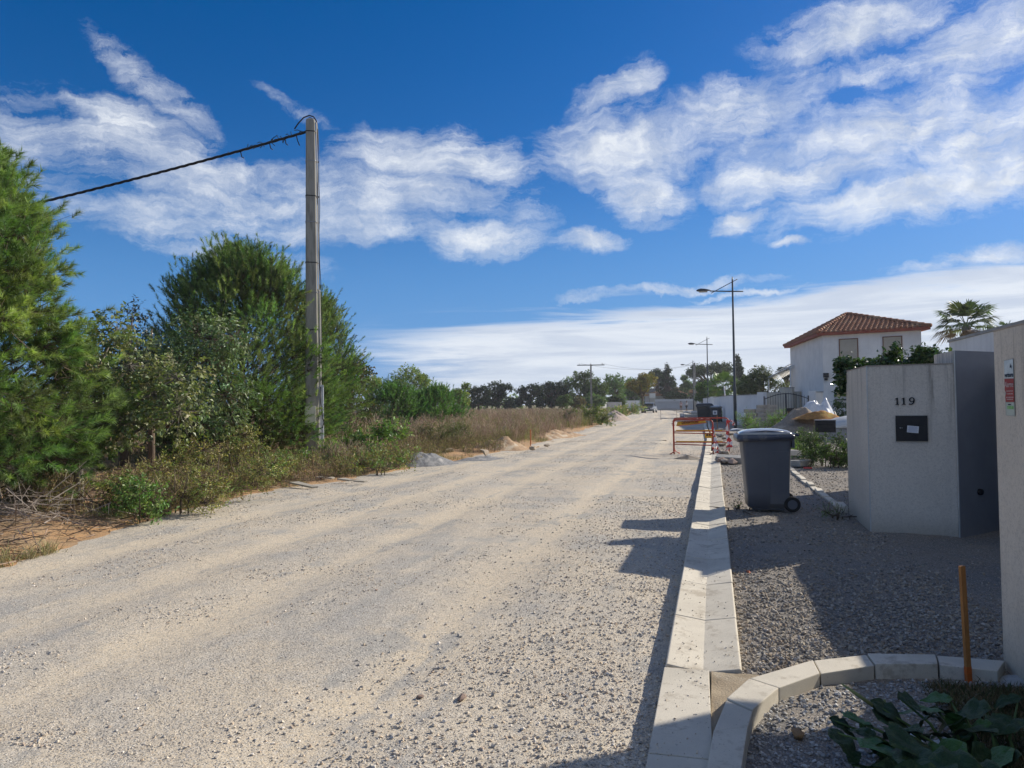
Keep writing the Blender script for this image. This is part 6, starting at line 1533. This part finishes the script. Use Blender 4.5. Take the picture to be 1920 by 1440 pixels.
p = field_pts(5200, 26, 118, .5, 30, lambda x, y: fbm(x, y, 3, 2, 41) > -.35); scatter('dry_weeds', p, rz_only(len(p)), (.45+.5*rng.random(len(p)))*(1+.5*fbm(p[:, 0], p[:, 1], 6, 2, 48)), wm+[weed_clump(90+i, .8, 10, .013, [(.40, .38, .16), (.30, .32, .12)], 40, .024, STR+GG) for i in range(2)], 'tall brown dry weeds covering the field left of the road', 'weeds')
p = field_pts(1500, 15.5, 30, 1.3, 10, lambda x, y: clear_pole(x, y) & (fbm(x, y, 2, 2, 47) > -.2)); scatter('dry_weeds', p, rz_only(len(p)), .30+.35*rng.random(len(p)), wm[:3]+[weed_clump(20+i, .8, 8, .010, STR, 60, .02, GG+YG) for i in range(3)], 'brown and olive weeds in the field edge beyond the concrete pole', 'weeds')
wm2 = [weed_clump(30+i, .40, 7, .006, [(.3, .24, .15), (.2, .15, .1)], 40, .015, YG) for i in range(4)]
p = field_pts(1500, 8.5, 24, .25, 3.0, lambda x, y: (fbm(x, y, .9, 2, 43) > -.05) & clear_pole(x, y)); scatter('low_weeds', p, rz_only(len(p)), .5+.8*rng.random(len(p)), wm2, 'low straggling weeds along the left road edge', 'weeds')
gm_ = [blade_clump(60+i, 26, .22, .06, .007, STR, 1.3) for i in range(5)]
p = field_pts(5000, 5, 32, .15, 8, lambda x, y: fbm(x, y, 1.3, 3, 45) > -.02); scatter('dry_grass', p, rz_only(len(p)), .35+.8*rng.random(len(p)), gm_, 'dry straw-coloured grass on the soil bank left of the road', 'grass')
gm2 = [blade_clump(70+i, 30, .55, .25, .022, [(.28, .26, .12), (.22, .24, .09), (.33, .28, .15)], .9) for i in range(4)]
p = field_pts(7000, 40, 150, 1, 70, None, .8); scatter('field_grass', p, rz_only(len(p)), .8+.8*rng.random(len(p)), gm2, 'pale grass of the open field in front of the far trees', 'grass')
# dry twigs and pine litter on the bank
tw_ = []
for s in range(4):
    r = np.random.default_rng(s+500); n = 10; p0 = r.normal(size=(n, 3))*[.12, .12, .012]+[0, 0, .02]; p1 = p0+unit(r.normal(size=(n, 3))*[1, 1, .22])*(.12+.3*r.random((n, 1))); V, Fc = twigs(p0, p1, .003+.004*r.random(n)); tw_.append(fast_mesh('twig_litter', V, Fc, L_dry, np.repeat(palette(n, [(.25, .2, .15), (.16, .12, .085), (.35, .27, .19)], r), 6, 0)))
p = field_pts(750, 4.5, 17, .3, 6, None, 1.0); p[:, 2] += .03; scatter('twig_litter', p, rz_only(len(p)), .5+.9*rng.random(len(p)), tw_, 'dry twigs and pine litter strewn on the orange soil bank', 'litter')
# brushwood at the left edge
q = gnd(15, 985, .1); bw_ = thing('brushwood', 'grey leafless dry branches at the left edge below the pine', 'brushwood', (q[0], q[1], .05)); r = np.random.default_rng(77)
n = 90; p0 = r.normal(size=(n, 3))*[.45, .35, .10]+[0, 0, .25]; p1 = p0+unit(r.normal(size=(n, 3))*[1, .6, .55])*(.25+.5*r.random((n, 1))); p0[:, 2] = np.abs(p0[:, 2]); p1[:, 2] = np.abs(p1[:, 2])
V, Fc = twigs(p0, p1, .004+.006*r.random(n)); k = r.integers(0, n, 260); f_ = r.random((260, 1)); a_ = p0[k]*(1-f_)+p1[k]*f_; V2, F2 = twigs(a_, a_+unit(r.normal(size=(260, 3)))*(.08+.2*r.random((260, 1))), np.full(260, .003))
link('branches', fast_mesh('branches', np.concatenate([V, V2]), np.concatenate([F2+len(V), Fc]), M('grey_twig', (.27, .23, .20), (.2, .17, .15), 8, .9)), bw_)

# ---- distant trees
def far_tree(name, label, px, top, hw, D, cols, seed, kind='round', bottom=None, n=2600, L=None, mat=None):
    q = at(px, 760, D); H_ = at(px, top, D)[2]; R = hw*D/F_PX; L = L or max(.14, D*.0022)
    r = np.random.default_rng(seed); base = (q[0], q[1], 0)
    zb = .06*H_ if bottom is None else at(px, bottom, D)[2]
    if kind == 'round': bl = blobs_round(R*.80, R*.8, zb+R*.15, H_-R*.2, 16, R*.24, R*.40, seed, shell=.6)
    elif kind == 'cone':
        bl = []
        for i in range(34): t = r.random(); a = r.random()*6.28; rr_ = R*(1-t)**.8*.8; bl.append((math.cos(a)*rr_, math.sin(a)*rr_, zb+(H_-zb)*t*.97, R*.10+R*.26*(1-t)))
        bl.append((0, 0, H_*.97, R*.10))
    elif kind == 'umbrella':
        bl = []
        for i in range(30): a = r.random()*6.28; rr_ = R*.85*r.random()**.5; bl.append((math.cos(a)*rr_, math.sin(a)*rr_, zb+(H_-zb)*(.35+.55*math.sqrt(max(0, 1-(rr_/R)**2))*r.uniform(.6, 1)), R*.24))
    elif kind == 'row':      # ragged upright tops
        bl = []
        for i in range(26): x = r.uniform(-1, 1)*R*.9; bl.append((x, r.uniform(-.5, .5)*R*.5, zb+(H_-zb)*r.uniform(.15, .86)*(1-.25*abs(x/R)), R*.24))
        for i in range(9): x = R*(-.85+1.7*i/8); bl.append((x, 0, (H_)*(1-.18*abs(x/R)**2)*r.uniform(.86, .97)-R*.12, R*.17))
    return leafy(name, label, base, H_, bl, n, L, L*.62, cols, seed, mat or L_far, m_bark, .03*H_+.05, 0, tw=40, shell=.35, sprig=1.6)
PL = [(0.222, 0.302, 0.056), (0.172, 0.252, 0.052), (0.282, 0.343, 0.07), (0.131, 0.202, 0.048)]
DG = [(.042, .07, .036), (0.038, 0.061, 0.035), (0.03, 0.051, 0.032), (0.049, 0.076, 0.038)]
MG = [(0.131, 0.216, 0.066), (0.104, 0.179, 0.056), (0.169, 0.254, 0.085)]
FT = [('plane_tree', 'round green tree just right of the dark pine in the far row', 692, 690, 30, 98, PL, 'round', 766), ('plane_tree', 'tall plane tree with a yellowish sunlit top, highest of the left far row', 757, 685, 44, 102, PL, 'round', 768), ('plane_tree', 'plane tree on the right shoulder of the highest one', 797, 699, 26, 104, PL, 'round', 768),
 ('plane_tree', 'smaller lobed plane tree right of the young pines', 833, 711, 20, 106, PL, 'round', 768), ('plane_tree', 'smaller yellow-green plane tree beside the dark evergreen row', 866, 708, 21, 108, PL, 'round', 768),
 ('dark_conifer', 'dark evergreen at the left end of the dark tree row', 897, 722, 27, 132, DG, 'row', 768), ('dark_conifer', 'tallest spiky-topped dark evergreen of the dark row', 935, 713, 33, 134, DG, 'row', 768), ('dark_conifer', 'dark evergreen right of the narrow gap in the dark row', 994, 716, 27, 136, DG, 'row', 768),
 ('dark_conifer', 'dark evergreen just before the far bright green tree', 1034, 710, 30, 138, DG, 'row', 768), ('far_tree', 'grey-green tree between the dark row and the T pole', 1062, 703, 26, 140, MG, 'round', 768),
 ('far_tree', 'large bright green tree behind the concrete pole with the T crossarm', 1096, 682, 33, 138, [(.09, .135, .035), (.07, .11, .03), (.12, .16, .045)], 'round', 766), ('far_tree', 'green tree standing right of the T pole', 1120, 706, 26, 134, [(.085, .135, .03), (.065, .10, .03), (.11, .16, .04)], 'round', 768), ('far_tree', 'tall mid green tree left of the yellow tree', 1153, 686, 28, 150, MG, 'round', 768), ('far_tree', 'lower green crown behind the yellow tree', 1183, 694, 24, 158, MG, 'round', 760),
 ('yellow_tree', 'yellowing autumn tree leaning over the parked car', 1205, 697, 34, 116, [(.24, .20, .045), (.30, .22, .05), (.17, .17, .045), (.20, .155, .05), (.14, .16, .04)], 'round', 742), ('cedar_tree', 'flat-topped dark cedar left of the dark spire', 1233, 692, 20, 165, DG, 'umbrella', 735), ('spire_tree', 'dark conical conifer above the orange roof', 1253, 682, 20, 160, DG, 'cone', 745),
 ('far_tree', 'small green tree in the gap between spire and umbrella pine', 1283, 704, 14, 170, MG, 'round', 750), ('umbrella_pine', 'broad dark umbrella pine behind the second street lamp', 1335, 677, 46, 155, [(.045, .072, .028), (.036, .06, .026), (.06, .09, .032)], 'umbrella', 730), ('far_tree', 'dark tree mass under the umbrella pine', 1322, 705, 40, 168, DG, 'round', 765),
 ('round_tree', 'bright green round tree left of the palm, behind the second lamp', 1321, 714, 20, 92, [(.085, .16, .03), (.11, .19, .04), (.06, .12, .03)], 'round', 756), ('spire_tree', 'grey-green conifer spire right behind the nearest lamp post', 1384, 664, 16, 120, [(.035, .055, .04), (.045, .065, .045)], 'cone', 725),
 ('olive_tree', 'grey-green olive tree over the wall between lamp and house', 1432, 690, 52, 55, [(.12, .145, .085), (.095, .12, .07), (.15, .175, .11), (.07, .09, .05)], 'round', 750), ('olive_tree', 'smaller grey-green tree left of the olive behind the wall', 1395, 703, 26, 60, [(.10, .13, .06), (.08, .115, .05)], 'round', 750), ('far_tree', 'dark tree top peeping above the pergola left of the house', 1478, 684, 16, 80, DG, 'round', 712),
 ('hedge', 'clipped green hedge above the far grey wall', 1268, 736, 17, 149, [(.05, .085, .03), (.06, .10, .03)], 'row', 750), ('hedge', 'ragged bright shrubs behind the far white wall', 1155, 741, 18, 137, [(.12, .18, .05), (.09, .14, .05)], 'row', 766), ('far_shrub', 'brownish pink shrub at the edge of the far field', 1085, 744, 14, 112, [(.18, .14, .07), (.14, .13, .06)], 'round', 768), ('far_shrub', 'light green shrub at the far edge of the field', 1060, 738, 15, 110, [(.12, .18, .06), (.10, .15, .05)], 'round', 768), ('far_shrub', 'dark green shrub below the T pole', 1113, 735, 22, 126, MG, 'round', 768),
 ('oleander', 'flowering green shrub over the wall right of the round tree', 1352, 728, 22, 78, [(.10, .16, .05), (.3, .28, .22), (.08, .13, .04)], 'round', 755)]
for i, (nm, lab, px, top, hw, D, cols, kd, bt) in enumerate(FT):
    far_tree(nm, lab, px, top, hw, D, cols, 600+i, kd, bt, n=6500 if hw > 28 else 4500, L=.13 if D < 62 else (.24 if nm == 'yellow_tree' else None))
bl = [(u, rng.uniform(-3, 3), (2.2+.9*math.sin(u*.21)+.8*rng.random())*.75, 1.5+1.0*rng.random()) for u in np.linspace(-48, 44, 62)]
q = at(960, 760, 178); wl = leafy('woodland', 'hazy low line of trees along the far edge of the field', (q[0], q[1], 0), 5.0, bl, 9000, .5, .32, MG+PL+DG[:1], 700, L_far, m_bark, .05, 0, tw=20, shell=.3, sprig=1.2)
wl.rotation_euler = (0, 0, YAW)
for ch in [o for o in C.objects if o.parent == wl]: ch['kind'] = 'stuff'
wl['kind'] = 'stuff'
# palms
def palm(label, px, py, D, R, seed, trunk=True, nf=24, cols=None, skirt=True):
    q = at(px, py, D); r = np.random.default_rng(seed); t_ = thing('palm_tree', label, 'palm', (q[0], q[1], 0)); hz = q[2]
    b = MB(); b.tube([(0, 0, -.1), (.05, 0, hz*.5), (0, 0, hz)], [.24, .2, .22], 10); b.obj('trunk', m_barkg, t_)
    cols = cols or [(.075, .115, .035), (.055, .09, .03), (.10, .14, .05)]
    for i in range(nf):
        a = i*2.39996; e = math.asin(-.45+1.42*(i+.5)/nf); st = R*(.42+.16*r.random()); d = np.array([math.cos(a)*math.cos(e), math.sin(a)*math.cos(e), math.sin(e)]); base = np.array([0, 0, hz]); c0_ = base+d*st
        up = np.array([0, 0, 1.0]); s_ = unit(np.cross(d, up)); n_ = np.cross(s_, d); V = []; Fc = []; m = 26
        for k in range(m):
            th = -1.45+2.9*k/(m-1); L = R*.60*(.62+.38*math.cos(th*.9)); dd = unit(d*math.cos(th)+s_*math.sin(th)+n_*.15*r.normal()*.3); w = R*.05; tip = c0_+dd*L+np.array([0, 0, -L*.30*(.5+r.random())]); mid = c0_+dd*L*.55
            sw = unit(np.cross(dd, n_))*w/2; j = len(V); V += [c0_, mid+sw, mid-sw, tip]; Fc += [(j, j+1, j+2), (j+1, j+3, j+2)]
        V0, F0 = twigs(np.array([base]), np.array([c0_]), np.array([.025])); j = len(V); V = np.concatenate([np.array(V), V0]); Fc = np.concatenate([np.array(Fc), F0+j])
        c = palette(1, cols if i > 4 or not skirt else [(.2, .15, .08)], r)[0]; link('frond', fast_mesh('frond', V, Fc, L_leaf, np.repeat([c], len(V), 0)), t_)
    if skirt:
        n = 500; a = r.random(n)*6.28; P = np.stack([np.cos(a)*.3, np.sin(a)*.3, hz-.2-1.2*r.random(n)], 1); V, Fc, c = leaves(P, np.stack([np.cos(a), np.sin(a), 0*a], 1), np.stack([np.cos(a)*.5, np.sin(a)*.5, -1+0*a], 1), .6, .05, palette(n, [(.22, .16, .09), (.15, .11, .06)], r)); link('dry_skirt', fast_mesh('dry_skirt', V, Fc, L_dry, c), t_)
    return t_
palm('tall fan palm rising behind the dark gate post at the right', 1812, 612, 40, 1.75, 41)
palm('small palm top just showing above the boundary wall at far right', 1886, 618, 48, .7, 42, nf=14, skirt=False)
palm('bright fan palm among the trees left of the nearest lamp', 1356, 726, 72, 1.9, 43, cols=[(.10, .17, .045), (.13, .2, .06)], skirt=False)
for (px, py, lab) in ((1345, 735, 'white leaning post among shrubs beside the palm'),):
    q = at(1361, 740, 70); b = MB(); b.tube([(0, 0, -1), (-.15, 0, .8)], .06, 6); tag(b.obj('white_post', m_whit, None, 0, q), lab, 'post')
# ================================================================ thin dusty air
hm = bpy.data.materials.new('dusty_air'); hm.use_nodes = True; ht = hm.node_tree; ht.nodes.clear()
ho = ht.nodes.new('ShaderNodeOutputMaterial'); hv = ht.nodes.new('ShaderNodeVolumePrincipled')
hv.inputs['Color'].default_value = (.90, .93, 1.0, 1); hv.inputs['Density'].default_value = .00035; hv.inputs['Anisotropy'].default_value = .3
ht.links.new(hv.outputs[0], ho.inputs['Volume'])
b = MB(); b.box((0, 85, 9.5), (320, 260, 22)); hz = b.obj('haze', hm); hz['kind'] = 'stuff'; hz['label'] = 'thin pale dusty air over the whole place'
